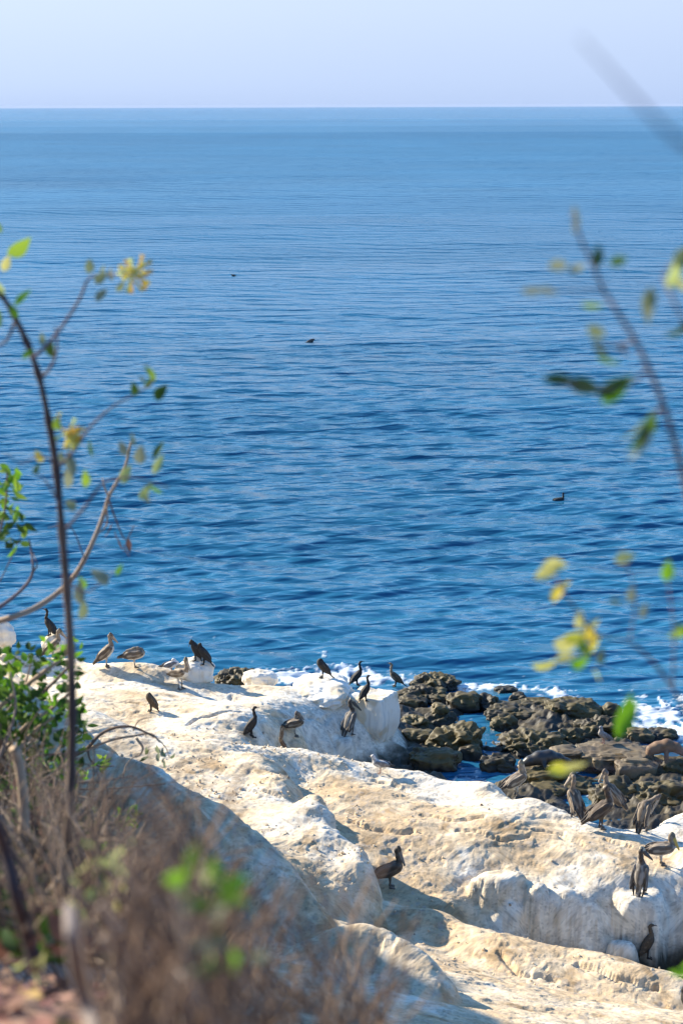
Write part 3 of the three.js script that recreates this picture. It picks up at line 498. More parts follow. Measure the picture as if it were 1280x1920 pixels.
function pelican(o) {
  const pos = groundAt(o), g = thing('pelican', pos, o.yaw * Math.PI / 180), th = o.pitch * Math.PI / 180, a = [Math.cos(th), Math.sin(th)], n = [-a[1], a[0]], legH = o.leg ?? 0.20, c = [0, legH + 0.16 + 0.05 * a[1], 0], [back, light, belly, neck, head] = PAL[o.pal], F = figure();
  const along = (u, v = 0, z = 0) => [c[0] + a[0] * u + n[0] * v, c[1] + a[1] * u + n[1] * v, z];
  F.ell(along(0), [0.27, 0.145, 0.135], [...a, 0], 'body').cap(along(0.16), along(-0.30), 0.115, 0.05, 'body', 0.05);
  F.ell(along(-0.38, 0.0), [0.12, 0.022, 0.065], [...a, 0], 'tail', 0.03);
  const wa = [Math.cos(th - 0.06), Math.sin(th - 0.06)], out = o.droop ?? 0;
  for (const s of [-1, 1]) {
    F.ell(along(-0.04, 0.02 - out * 0.2, s * (0.118 + out * 0.5)), [0.285, 0.105, 0.034], [...wa, s * -0.10], 'wing', 0.02);
    F.ell(along(0.13, 0.05 - out * 0.1, s * (0.115 + out * 0.4)), [0.085, 0.07, 0.04], [...wa, 0], 'wing', 0.025);
    F.cap(along(-0.20, 0.055 - out, s * (0.085 + out)), along(-0.46, 0.035 - out, s * (0.035 + out)), 0.034, 0.012, 'tip', 0.02);
    if (!(o.oneLeg && s < 0)) {
      const hip = along(-0.03, -0.08, s * 0.065), st = o.stride ? s * o.stride : 0, ank = [st + 0.01, 0.025, s * 0.07];
      F.cap(hip, [hip[0] * 0.5 + ank[0] * 0.5, legH * 0.62, s * 0.07], 0.036, 0.017, 'thigh', 0.03).cap([hip[0] * 0.5 + ank[0] * 0.5, legH * 0.62, s * 0.07], ank, 0.0165, 0.0145, 'leg', 0.015);
      for (const t of [-0.5, 0, 0.5]) F.cap(ank, [ank[0] + 0.10 * Math.cos(t), 0.008, ank[2] + 0.10 * Math.sin(t)], 0.016, 0.011, 'leg', 0.03);
    }
  }
  const ch = along(0.19, 0.02), np = [along(0.08, 0.03), ch, ...o.neck.map((q) => [ch[0] + q[0], ch[1] + q[1], q[2] ?? 0])], m = np.length;
  F.chain(np, np.map((_, i) => (i === 0 ? 0.10 : i === 1 ? 0.085 : lerp(0.054, 0.034, (i - 2) / Math.max(1, m - 3)))), 'neck', 0.04);
  const hd = np[m - 1], bv = V(o.bill[0], o.bill[1], o.bill[2] ?? 0), L = bv.length(), bd = bv.clone().normalize();
  F.ell([hd[0] + bd.x * 0.025, hd[1] + bd.y * 0.025, hd[2] + bd.z * 0.025], [0.084, 0.049, 0.045], bd.toArray(), 'head', 0.02);
  const geo = F.build(0.014, (p, x, y, z, nx, ny, nz) => {
    const u = (x - c[0]) * a[0] + (y - c[1]) * a[1], v = (x - c[0]) * n[0] + (y - c[1]) * n[1];
    if (p === 'leg') return [0.10, 0.085, 0.07]; if (p === 'thigh') return mix3(back, belly, 0.5);
    if (p === 'head') return mix3(head, neck, sstep(0.2, 0.5, noise(x * 30, y * 30, z * 30)));
    if (p === 'neck') return mix3(mix3(neck, back, sstep(0.12, 0.0, Math.hypot(x - ch[0], y - ch[1]) - 0.05)), light, 0.45 * sstep(0.0, 0.6, noise(x * 22, y * 22, z * 22) + 0.4 * nx));
    if (p === 'tip') return mix3([0.035, 0.028, 0.022], light, 0.5 * sstep(0.3, 0.7, noise(u * 8, v * 45, z * 60)));
    const st = 0.5 + 0.5 * noise(u * 7, v * 34, z * 26), fe = mix3(back, light, sstep(0.35, 0.8, st));
    if (p === 'wing' || p === 'tail') return mix3(fe, [0.04, 0.03, 0.025], 0.7 * sstep(-0.12, -0.25, u) * sstep(0.5, 0.35, st));
    return mix3(fe, mix3(belly, back, 0.25 * st), sstep(0.015 + (o.white ?? 0), -0.045 + (o.white ?? 0), v));
  });
  const body = mesh('body', geo, plumage, g);
  // bill: long upper mandible with a hooked nail and the pouch slung beneath
  const side = V(0, 0, 1), dn = bd.clone().cross(side).normalize(); if (dn.y > 0 && Math.abs(bd.y) < 0.8) dn.negate(); if (o.flip) dn.negate();
  const P = (t, off) => V(...hd).addScaledVector(bd, 0.05 + (L - 0.05) * t).addScaledVector(dn, off);
  const up = tube([P(0, -0.008), P(0.35, -0.008), P(0.7, -0.006), P(0.97, -0.002), P(1.0, 0.012)], [0.034, 0.026, 0.020, 0.017, 0.008], 8);
  mesh('bill', up, BILLS[o.beak ?? 'pale'], g);
  const gap = o.gape ?? 0, pouch = tube([P(0, 0.020), P(0.3, 0.032 + gap * 0.3), P(0.65, 0.014 + gap * 0.6), P(0.97, 0.008 + gap)], [0.036, 0.034, 0.021, 0.008], 8);
  mesh('throat_pouch', pouch, BILLS[o.pouch ?? o.beak ?? 'grey'], g);
  for (const s of [-1, 1]) { const e = mesh('eye', EYEGEO, eyeMat, g), q = V(...hd).addScaledVector(bd, 0.035).addScaledVector(dn, -0.014); e.position.set(q.x, q.y, s * 0.042 + hd[2]); e.scale.setScalar(0.009); }
  if (o.s) g.scale.setScalar(o.s);
  return tag(g, o.label, 'pelican', 'pelicans on the shelf');
}
function cormorant(o) {
  const pos = groundAt(o), g = thing('cormorant', pos, o.yaw * Math.PI / 180), th = o.pitch * Math.PI / 180, a = [Math.cos(th), Math.sin(th)], n = [-a[1], a[0]], legH = o.swim ? -0.02 : 0.11, c = [0, legH + 0.11 + 0.06 * a[1], 0], F = figure(), brown = o.tone === 'brown';
  const along = (u, v = 0, z = 0) => [c[0] + a[0] * u + n[0] * v, c[1] + a[1] * u + n[1] * v, z];
  F.ell(along(0), [0.205, 0.098, 0.09], [...a, 0], 'body').cap(along(0.10), along(-0.20), 0.078, 0.032, 'body', 0.04);
  F.ell(along(-0.30, 0.005), [0.14, 0.014, 0.042], [Math.cos(th - 0.12), Math.sin(th - 0.12), 0], 'tail', 0.025);
  for (const s of [-1, 1]) {
    F.ell(along(-0.04, 0.022, s * 0.076), [0.20, 0.066, 0.024], [...a, s * -0.12], 'wing', 0.014);
    F.cap(along(-0.14, 0.04, s * 0.05), along(-0.27, 0.03, s * 0.02), 0.024, 0.009, 'tip', 0.012);
    if (!o.swim) { const hip = along(-0.05, -0.05, s * 0.05), ank = [0.02 + (o.stride ?? 0) * s, 0.02, s * 0.055]; F.cap(hip, ank, 0.028, 0.012, 'leg', 0.02); for (const t of [-0.6, 0, 0.5]) F.cap(ank, [ank[0] + 0.085 * Math.cos(t), 0.006, ank[2] + 0.085 * Math.sin(t)], 0.012, 0.009, 'leg', 0.022); }
  }
  const ch = along(0.14, 0.005), np = [along(0.05, 0.01), ch, ...o.neck.map((q) => [ch[0] + q[0], ch[1] + q[1], q[2] ?? 0])], m = np.length;
  F.chain(np, np.map((_, i) => (i === 0 ? 0.072 : i === 1 ? 0.058 : lerp(0.036, 0.024, (i - 2) / Math.max(1, m - 3)))), 'neck', 0.03);
  const hd = np[m - 1], bd = V(o.bill[0], o.bill[1], o.bill[2] ?? 0).normalize();
  F.ell([hd[0] + bd.x * 0.012, hd[1] + bd.y * 0.012, hd[2] + bd.z * 0.012], [0.047, 0.028, 0.026], bd.toArray(), 'head', 0.015);
  const base = brown ? [0.060, 0.042, 0.026] : [0.017, 0.015, 0.014], scale = brown ? [0.13, 0.095, 0.058] : [0.050, 0.040, 0.032], throat = o.pale ? [0.26, 0.20, 0.14] : brown ? [0.085, 0.06, 0.036] : [0.014, 0.012, 0.012];
  const geo = F.build(0.0105, (p, x, y, z) => {
    const u = (x - c[0]) * a[0] + (y - c[1]) * a[1], v = (x - c[0]) * n[0] + (y - c[1]) * n[1], st = noise(u * 26, v * 40, z * 40);
    if (p === 'leg') return [0.012, 0.011, 0.010]; if (p === 'neck' || p === 'head') return mix3(throat, base, 0.4 * sstep(0, 0.5, st) + (o.pale ? 0.5 * sstep(-0.01, 0.03, -(x - ch[0]) + 0.02) * 0 : 0));
    if (p === 'wing') return mix3(base, scale, sstep(0.0, 0.5, st)); if (p === 'tip' || p === 'tail') return mix3(base, [0.01, 0.009, 0.009], 0.5);
    return mix3(o.pale ? mix3(base, throat, sstep(0.0, -0.06, v) * sstep(-0.1, 0.12, u)) : base, scale, 0.3 * sstep(0.1, 0.6, st));
  });
  mesh('body', geo, plumage, g);
  const P = (t, dy = 0) => V(...hd).addScaledVector(bd, 0.03 + 0.078 * t).add(V(0, dy, 0));
  mesh('bill', tube([P(0), P(0.5), P(0.92), P(1, -0.012)], [0.013, 0.0085, 0.007, 0.003], 6), o.pale ? BILLS.grey : BILLS.dark, g);
  for (const s of [-1, 1]) { const e = mesh('eye', EYEGEO, eyeMat, g); e.position.set(hd[0] + bd.x * 0.022, hd[1] + bd.y * 0.022 + 0.008, hd[2] + s * 0.024); e.scale.setScalar(0.006); }
  g.scale.setScalar(o.s ?? 1.1);
  return tag(g, o.label, 'cormorant', 'cormorants');
}
const UP = [[0.05, 0.10], [0.02, 0.22], [0.02, 0.34], [0.06, 0.40]], CUP = [[0.035, 0.08], [0.01, 0.16], [-0.005, 0.25], [0.02, 0.30]], CTUCK = [[0.02, 0.05], [-0.03, 0.09], [-0.08, 0.07]];
for (const o of [
  { foot: [99, 1238], d: 53.9, yaw: 5, pitch: 38, neck: [[0.05, 0.09], [0.03, 0.2], [0.04, 0.31], [0.09, 0.35]], bill: [0.19, -0.26], pal: 'pale', label: 'pelican half hidden behind the thin stem at far left' },
  { foot: [199, 1250], yaw: 4, pitch: 44, neck: [[0.04, 0.08], [0.01, 0.2], [-0.01, 0.32], [0.03, 0.37]], bill: [0.19, -0.25], pal: 'young', label: 'upright pelican at the shelf edge with white belly and bill lowered right' },
  { foot: [253, 1251], yaw: 6, pitch: 10, oneLeg: true, leg: 0.19, neck: [[0.0, 0.07], [-0.09, 0.12], [-0.16, 0.12]], bill: [-0.26, -0.06], pal: 'pale', label: 'sleeping pelican on one leg with its bill tucked into its back' },
  { foot: [338, 1292], yaw: -38, pitch: 14, leg: 0.27, white: 0.05, neck: [[0.06, 0.08], [0.06, 0.22], [0.02, 0.33], [0.05, 0.38]], bill: [0.15, -0.32], pal: 'pale', label: 'pale pelican before the white boulder' },
  { foot: [553, 1381], yaw: 8, pitch: 14, leg: 0.22, s: 0.9, white: 0.07, neck: [[-0.01, 0.10], [-0.07, 0.22], [-0.13, 0.25]], bill: [-0.07, -0.30], pal: 'young', beak: 'grey', flip: true, label: 'preening pelican with white breast above the dark upright neck' },
  { foot: [656, 1378], yaw: 48, pitch: 57, neck: [[0.02, 0.11], [-0.07, 0.24], [-0.09, 0.36], [-0.03, 0.41]], bill: [0.20, -0.33, 0.17], pal: 'grey', beak: 'dark', pouch: 'dark', label: 'large grey pelican with dark neck on the ledge below the square white block' },
  { foot: [730, 1664], d: 38.9, yaw: 2, pitch: 24, neck: [[0.03, 0.10], [0.0, 0.22], [-0.03, 0.34], [0.02, 0.385]], bill: [0.13, -0.40], pal: 'dark', beak: 'grey', pouch: 'grey', label: 'dark brown pelican alone behind the rocky hill, feet hidden' },
  { foot: [966, 1492], d: 44.5, yaw: 22, pitch: 24, neck: [[-0.02, 0.09], [-0.05, 0.21], [-0.06, 0.32], [-0.03, 0.35]], bill: [0.13, -0.30], pal: 'pale', label: 'pale pelican resting its bill on its breast at the water channel' },
  { foot: [1076, 1530], on: 42.1, yaw: 112, pitch: 46, neck: [[0.0, 0.12], [-0.05, 0.26], [-0.05, 0.38], [0.02, 0.42]], bill: [0.10, -0.30, -0.14], pal: 'young', label: 'pelican seen from behind under the yellow leaf' },
  { foot: [1148, 1520], d: 42.9, yaw: 150, pitch: 44, neck: [[0.06, 0.1], [0.07, 0.22], [0.05, 0.33], [0.1, 0.37]], bill: [0.14, -0.3], pal: 'young', label: 'pelican at the back of the group, turned to the left' },
  { foot: [1124, 1552], on: 41.5, yaw: 10, pitch: 34, s: 1.08, neck: [[0.03, 0.1], [-0.01, 0.22], [-0.05, 0.33], [-0.01, 0.37]], bill: [0.12, -0.33], pal: 'dark', beak: 'grey', label: 'big brown pelican leaning right in the front of the group' },
  { foot: [1205, 1556], on: 41.5, yaw: 50, pitch: 62, neck: [[0.09, 0.06, 0.06], [0.18, 0.15, 0.15], [0.22, 0.18, 0.20]], bill: [-0.10, -0.42, -0.14], pal: 'young', flip: true, label: 'bowing pelican at the right with its long bill pressed to its breast' },
  { foot: [1238, 1622], yaw: 2, pitch: 6, neck: [[0.03, 0.07], [0.0, 0.19], [0.0, 0.25], [0.04, 0.28]], bill: [0.15, -0.36], pal: 'pale', beak: 'yellow', label: 'pale pelican with a yellowish bill at the right edge' },
  { foot: [1199, 1676], yaw: 62, pitch: 70, droop: 0.05, neck: [[0.0, 0.1], [-0.06, 0.22], [-0.08, 0.35], [-0.03, 0.40]], bill: [0.13, -0.27, 0.20], pal: 'grey', beak: 'dark', pouch: 'dark', label: 'dark necked pelican with hanging wings on top of the tall white outcrop' },
  { foot: [523, 1446], d: 45.9, yaw: 25, pitch: 40, neck: [[0.0, 0.1], [-0.05, 0.2], [-0.08, 0.26]], bill: [0.02, 0.34], gape: 0.05, pal: 'dark', beak: 'dark', pouch: 'dark', label: 'dark pelican throwing its bill upward, body hidden behind the terrace edge' },
]) pelican(o);
for (const o of [
  { foot: [95, 1192], yaw: 165, pitch: 58, neck: CUP, bill: [1, 0.05], label: 'cormorant on the small round white boulder at far left' },
  { foot: [368, 1238], yaw: 190, pitch: 66, neck: [[0.03, 0.06], [0.06, 0.10], [0.09, 0.06]], bill: [0.3, -1], label: 'left of the two cormorants preening on the rounded white boulder' },
  { foot: [384, 1246], yaw: 176, pitch: 56, neck: [[0.02, 0.07], [0.03, 0.13], [0.06, 0.12]], bill: [0.5, -1], label: 'right of the two cormorants preening on the rounded white boulder' },
  { foot: [606, 1270], yaw: 180, pitch: 50, neck: CTUCK.map((q) => [q[0] * 0.6, q[1] * 0.7]), bill: [-0.6, -0.6], s: 1.15, label: 'hunched cormorant with tucked head on the wide white mound' },
  { foot: [668, 1285], yaw: 12, pitch: 48, neck: CUP, bill: [1, 0.15], label: 'cormorant with raised neck at the back of the square white block' },
  { foot: [684, 1314], yaw: 8, pitch: 60, neck: CUP, bill: [1, -0.02], s: 1.0, label: 'cormorant at the front edge of the square white block' },
  { foot: [742, 1287], yaw: 184, pitch: 44, neck: [[0.04, 0.08], [0.04, 0.18], [0.02, 0.26], [0.05, 0.30]], bill: [1, 0.25], tone: 'brown', pale: true, label: 'brown cormorant with pale breast facing left at the right corner of the block' },
  { foot: [470, 1382], yaw: 0, pitch: 56, neck: CUP, bill: [1, 0.02], stride: 0.03, label: 'black cormorant standing alone on the cream shelf' },
  { foot: [1211, 1796], yaw: -6, pitch: 62, neck: [[0.02, 0.08], [0.0, 0.15], [-0.02, 0.22], [0.01, 0.26]], bill: [1, -0.1], tone: 'brown', label: 'brown cormorant on the low ledge at the lower right' },
  { foot: [1290, 1912], yaw: 150, pitch: 60, neck: CUP, bill: [1, 0], label: 'cormorant almost cut off by the right edge at the bottom' },
  { foot: [285, 1333], yaw: 176, pitch: 58, neck: CTUCK.map((q) => [q[0] * 0.5, q[1] * 0.6]), bill: [-0.6, -0.6], tone: 'brown', s: 1.0, label: 'hunched dark cormorant alone on the left of the shelf' },
]) cormorant(o);
{ const p = atSea(1047, 942); const c = cormorant({ foot: [1047, 942], d: -p.z, swim: true, yaw: 10, pitch: 6, neck: [[0.03, 0.08], [0.03, 0.18], [0.02, 0.24]], bill: [1, 0], s: 1.15, label: 'swimming cormorant alone on the open sea at the right' }); }
{ const p = atSea(438, 518); cormorant({ foot: [438, 518], d: -p.z, swim: true, yaw: 170, pitch: 4, neck: [[0.05, 0.04], [0.08, 0.07], [0.1, 0.08]], bill: [1, 0], s: 1.0, label: 'distant dark bird low on the water at the upper left' }); }
function gull(o) {
  const g = thing('gull', groundAt(o), o.yaw * Math.PI / 180), F = figure(), th = (o.pitch ?? 8) * Math.PI / 180, a = [Math.cos(th), Math.sin(th)], c = [0, 0.20, 0], al = (u, v, z = 0) => [c[0] + a[0] * u - a[1] * v, c[1] + a[1] * u + a[0] * v, z];
  F.ell(al(0, 0), [0.17, 0.078, 0.075], [...a, 0], 'body').ell(al(-0.19, 0.01), [0.09, 0.018, 0.04], [...a, 0], 'tail', 0.03);
  for (const s of [-1, 1]) { F.ell(al(-0.04, 0.02, s * 0.062), [0.17, 0.055, 0.022], [...a, s * -0.1], 'wing', 0.012).cap(al(-0.14, 0.03, s * 0.04), al(-0.30, 0.02, s * 0.015), 0.02, 0.007, 'tip', 0.012); F.cap(al(-0.01, -0.05, s * 0.035), [0.0, 0.012, s * 0.035], 0.012, 0.009, 'leg', 0.02).cap([0, 0.012, s * 0.035], [0.05, 0.006, s * 0.045], 0.010, 0.008, 'leg', 0.01); }
  const hd = o.tuck ? al(0.06, 0.10) : al(0.17, 0.135); F.cap(al(0.10, 0.02), hd, 0.06, 0.038, 'neck', 0.03).ell([hd[0] + 0.01, hd[1], 0], [0.046, 0.036, 0.034], [1, 0, 0], 'neck', 0.015);
  const light = o.light ?? [0.55, 0.53, 0.50];
  mesh('body', F.build(0.010, (p, x, y, z) => { const s = noise(x * 40, y * 40, z * 40); return p === 'leg' ? [0.35, 0.2, 0.16] : p === 'wing' ? mix3([0.16, 0.15, 0.15], [0.26, 0.24, 0.23], sstep(0, 0.5, s)) : p === 'tip' || p === 'tail' ? [0.03, 0.028, 0.027] : mix3(light, [0.22, 0.19, 0.17], 0.5 * sstep(0.1, 0.5, s)); }), plumage, g);
  const dir = o.tuck ? -1 : 1; mesh('bill', tube([V(hd[0] + dir * 0.045, hd[1] - 0.002, 0), V(hd[0] + dir * 0.075, hd[1] - 0.004, 0), V(hd[0] + dir * 0.1, hd[1] - 0.014, 0)], [0.011, 0.009, 0.004], 6), BILLS.dark, g);
  for (const s of [-1, 1]) { const e = mesh('eye', EYEGEO, eyeMat, g); e.position.set(hd[0] + 0.022, hd[1] + 0.008, s * 0.031); e.scale.setScalar(0.006); }
  g.scale.setScalar(o.s ?? 1.15); return tag(g, o.label, 'gull', 'gulls');
}
gull({ foot: [713, 1450], yaw: 172, label: 'grey gull standing on the terrace edge under the square block' });
gull({ foot: [1131, 1394], yaw: 200, pitch: 30, light: [0.3, 0.28, 0.26], label: 'grey gull on the long flat slab among the tide rocks' });
gull({ foot: [322, 1262], yaw: 15, tuck: true, light: [0.75, 0.73, 0.70], s: 1.2, label: 'resting white gull left of the rounded white boulder' });
function seal(o) {
  const g = thing(o.name, o.pos, o.yaw * Math.PI / 180), F = figure(); F.chain(o.spine, o.r, 'body', 0.10);
  for (const l of o.limbs) F.chain(l, l.map((_, i) => lerp(0.075, 0.028, i / (l.length - 1))), 'flipper', 0.06);
  const h = o.spine[0], q = o.spine[1], dir = V(h[0] - q[0], h[1] - q[1], h[2] - q[2]).normalize();
  F.ell([h[0] + dir.x * 0.08, h[1] + dir.y * 0.08 - 0.01, h[2] + dir.z * 0.08], [0.09, 0.05, 0.055], dir.toArray(), 'muzzle', 0.05);
  mesh('body', F.build(0.022, (p, x, y, z) => { const s = fbm(x * 5, y * 5, z * 5, 3); return mix3(p === 'flipper' ? mix3(o.a, [0.02, 0.018, 0.016], 0.5) : o.a, o.b, sstep(-0.1, 0.4, s)); }), new THREE.MeshStandardMaterial({ vertexColors: true, roughness: o.rough }), g);
  for (const s of [-1, 1]) { const e = mesh('eye', EYEGEO, eyeMat, g); e.position.set(h[0] + dir.x * 0.07, h[1] + dir.y * 0.07 + 0.035, h[2] + s * 0.06); e.scale.setScalar(0.014); }
  if (o.s) g.scale.setScalar(o.s);
  return tag(g, o.label, o.cat, o.group);
}
{
  const p = footing(1016, 1437);
  seal({ name: 'seal', pos: p.clone().setY(p.y + 0.06), yaw: 0, spine: [[-0.52, 0.02, 0.05], [-0.34, 0.10, 0.03], [-0.10, 0.17, 0], [0.18, 0.18, -0.05], [0.44, 0.12, -0.12], [0.66, 0.04, -0.2]], r: [0.085, 0.12, 0.17, 0.18, 0.12, 0.05], limbs: [[[0.0, 0.10, 0.12], [0.06, 0.0, 0.26], [0.02, -0.12, 0.32]], [[0.62, 0.03, -0.18], [0.8, 0.0, -0.15]], [[0.62, 0.03, -0.18], [0.78, 0.02, -0.3]]], a: [0.026, 0.025, 0.026], b: [0.042, 0.039, 0.038], rough: 0.42, cat: 'seal', label: 'wet dark grey seal lying on the smooth brown rock' });
  const q = footing(1240, 1422);
  seal({ name: 'sea_lion', pos: q.clone().setY(q.y + 0.10), yaw: 0, spine: [[0.50, 0.10, 0.10], [0.36, 0.22, 0.06], [0.12, 0.26, 0], [-0.14, 0.20, 0], [-0.30, 0.14, 0.02], [-0.38, 0.02, 0.10]], r: [0.085, 0.12, 0.16, 0.15, 0.12, 0.06], limbs: [[[0.10, 0.16, 0.10], [0.08, 0.0, 0.2], [0.06, -0.14, 0.26]], [[-0.36, 0.05, 0.06], [-0.30, -0.08, 0.18]]], a: [0.16, 0.085, 0.042], b: [0.22, 0.13, 0.07], rough: 0.6, cat: 'sea lion', label: 'brown sea lion on the rocks at the right edge' });
  const w = atSea(584, 641);
  seal({ name: 'sea_lion', pos: w, yaw: 15, spine: [[0.12, 0.16, 0], [0.0, 0.10, 0], [-0.2, -0.02, 0], [-0.5, -0.15, 0]], r: [0.10, 0.13, 0.16, 0.12], limbs: [], a: [0.035, 0.028, 0.024], b: [0.05, 0.04, 0.032], rough: 0.3, s: 0.95, cat: 'sea lion', label: 'swimming sea lion with its dark head out of the water' });
}
/* ------------------------------------------------------------------ plants on the bluff, close to the eye */
const leafMat = (c, t = 0.45) => new THREE.MeshPhysicalMaterial({ color: new THREE.Color().setRGB(...c), roughness: 0.92, transmission: t, thickness: 0, side: THREE.DoubleSide, specularIntensity: 0.5 });
const GREEN = [leafMat([0.15, 0.33, 0.015]), leafMat([0.20, 0.40, 0.02]), leafMat([0.10, 0.23, 0.015]), leafMat([0.24, 0.36, 0.035])];
const DEEP = [leafMat([0.045, 0.095, 0.012], 0.3), leafMat([0.03, 0.07, 0.012], 0.25), leafMat([0.08, 0.15, 0.02], 0.35)];
const PETAL = [leafMat([0.85, 0.74, 0.14]), leafMat([0.84, 0.62, 0.06]), leafMat([0.72, 0.76, 0.22])];
const YELLOW = [leafMat([0.66, 0.62, 0.06]), leafMat([0.76, 0.58, 0.05])], STRAW = [leafMat([0.58, 0.54, 0.17]), leafMat([0.44, 0.50, 0.16])], GREYL = [leafMat([0.20, 0.24, 0.12], 0.35), leafMat([0.26, 0.28, 0.17], 0.35)], DRYL = [leafMat([0.20, 0.10, 0.07], 0.25)];
const bark = (c) => std({ color: new THREE.Color().setRGB(...c), roughness: 0.9 });
const BARK = { dark: bark([0.055, 0.04, 0.042]), brown: bark([0.15, 0.095, 0.06]), pale: bark([0.34, 0.25, 0.17]), grey: bark([0.26, 0.21, 0.18]), mauve: bark([0.13, 0.095, 0.10]) };
function blade(wide, bend) {                     // a leaf of unit length along +y, folded at its midrib and bending over
  const P = [], I = [], rows = 6; for (let i = 0; i <= rows; i++) { const t = i / rows, w = wide * Math.sin(Math.PI * Math.pow(t, 0.8)) * 0.5 + 0.004, z = -bend * t * t; for (const s of [-1, 0, 1]) P.push(s * w, t * (1 - 0.12 * bend), z + Math.abs(s) * w * 0.35); }
  for (let i = 0; i < rows; i++) for (let s = 0; s < 2; s++) { const a = i * 3 + s; I.push(a, a + 1, a + 3, a + 1, a + 4, a + 3); }
  const g = new THREE.BufferGeometry(); g.setAttribute('position', new THREE.Float32BufferAttribute(P, 3)); g.setIndex(I); g.computeVertexNormals(); return g;
}
const BLADES = [blade(0.55, 0.15), blade(0.45, 0.4), blade(0.62, 0.25), blade(0.36, 0.1)];
function leaf(parent, pos, size, mats, up, name = 'leaf') {    // up: direction the blade points to
  const m = mesh(name, BLADES[parent.name === 'sapling' || size < 0.03 ? Math.floor(rnd() * 4) : rnd() < 0.5 ? 3 : 1], mats[Math.floor(rnd() * mats.length)], parent);
  m.position.copy(pos).sub(parent.position); m.quaternion.setFromUnitVectors(V(0, 1, 0), up.clone().normalize()); m.rotateY(rr(-0.9, 0.9)); m.scale.setScalar(size * 1.3); return m;
}
const line = (list, d, jit = 0) => list.map(([x, y, dd]) => at(x, y, (dd ?? d) + rr(-jit, jit)));
const px = (n, d) => n * d / FPX;
function stem(parent, list, d, w0, w1, mat, name = 'branch', jit = 0.04) {   // widths in photo pixels at distance d
  const P = line(list, d, jit).map((p) => p.sub(parent.position)); return mesh(name, tube(P, [px(w0, d) / 2, px(w1, d) / 2], 7, 4), mat, parent);
}
function spray(parent, x, y, rx, ry, d, n, size, mats, name = 'leaf', tilt = 0.9) { for (let i = 0; i < n; i++) { const q = at(x + rr(-rx, rx), y + rr(-ry, ry), d + rr(-0.12, 0.12)); leaf(parent, q, px(size * rr(0.65, 1.15), d), mats, V(rr(-1, 1), rr(-tilt, 1), rr(-0.7, 0.7)), name); } }
function flowers(parent, x, y, r, d, n) {        // a truss of slender yellow tubes
  for (let i = 0; i < n; i++) { const a = at(x + rr(-r * 0.3, r * 0.3), y + rr(-r * 0.3, r * 0.3), d).sub(parent.position), dir = V(rr(-1, 1), rr(-0.9, 0.7), rr(-0.6, 0.8)).normalize(), L = px(r * 1.15, d); mesh('flower', tube([a, a.clone().addScaledVector(dir, L * 0.7), a.clone().addScaledVector(dir, L)], [L * 0.06, L * 0.08, L * 0.15], 7, 3), PETAL[i % 3], parent); }
}
SEED = 311;
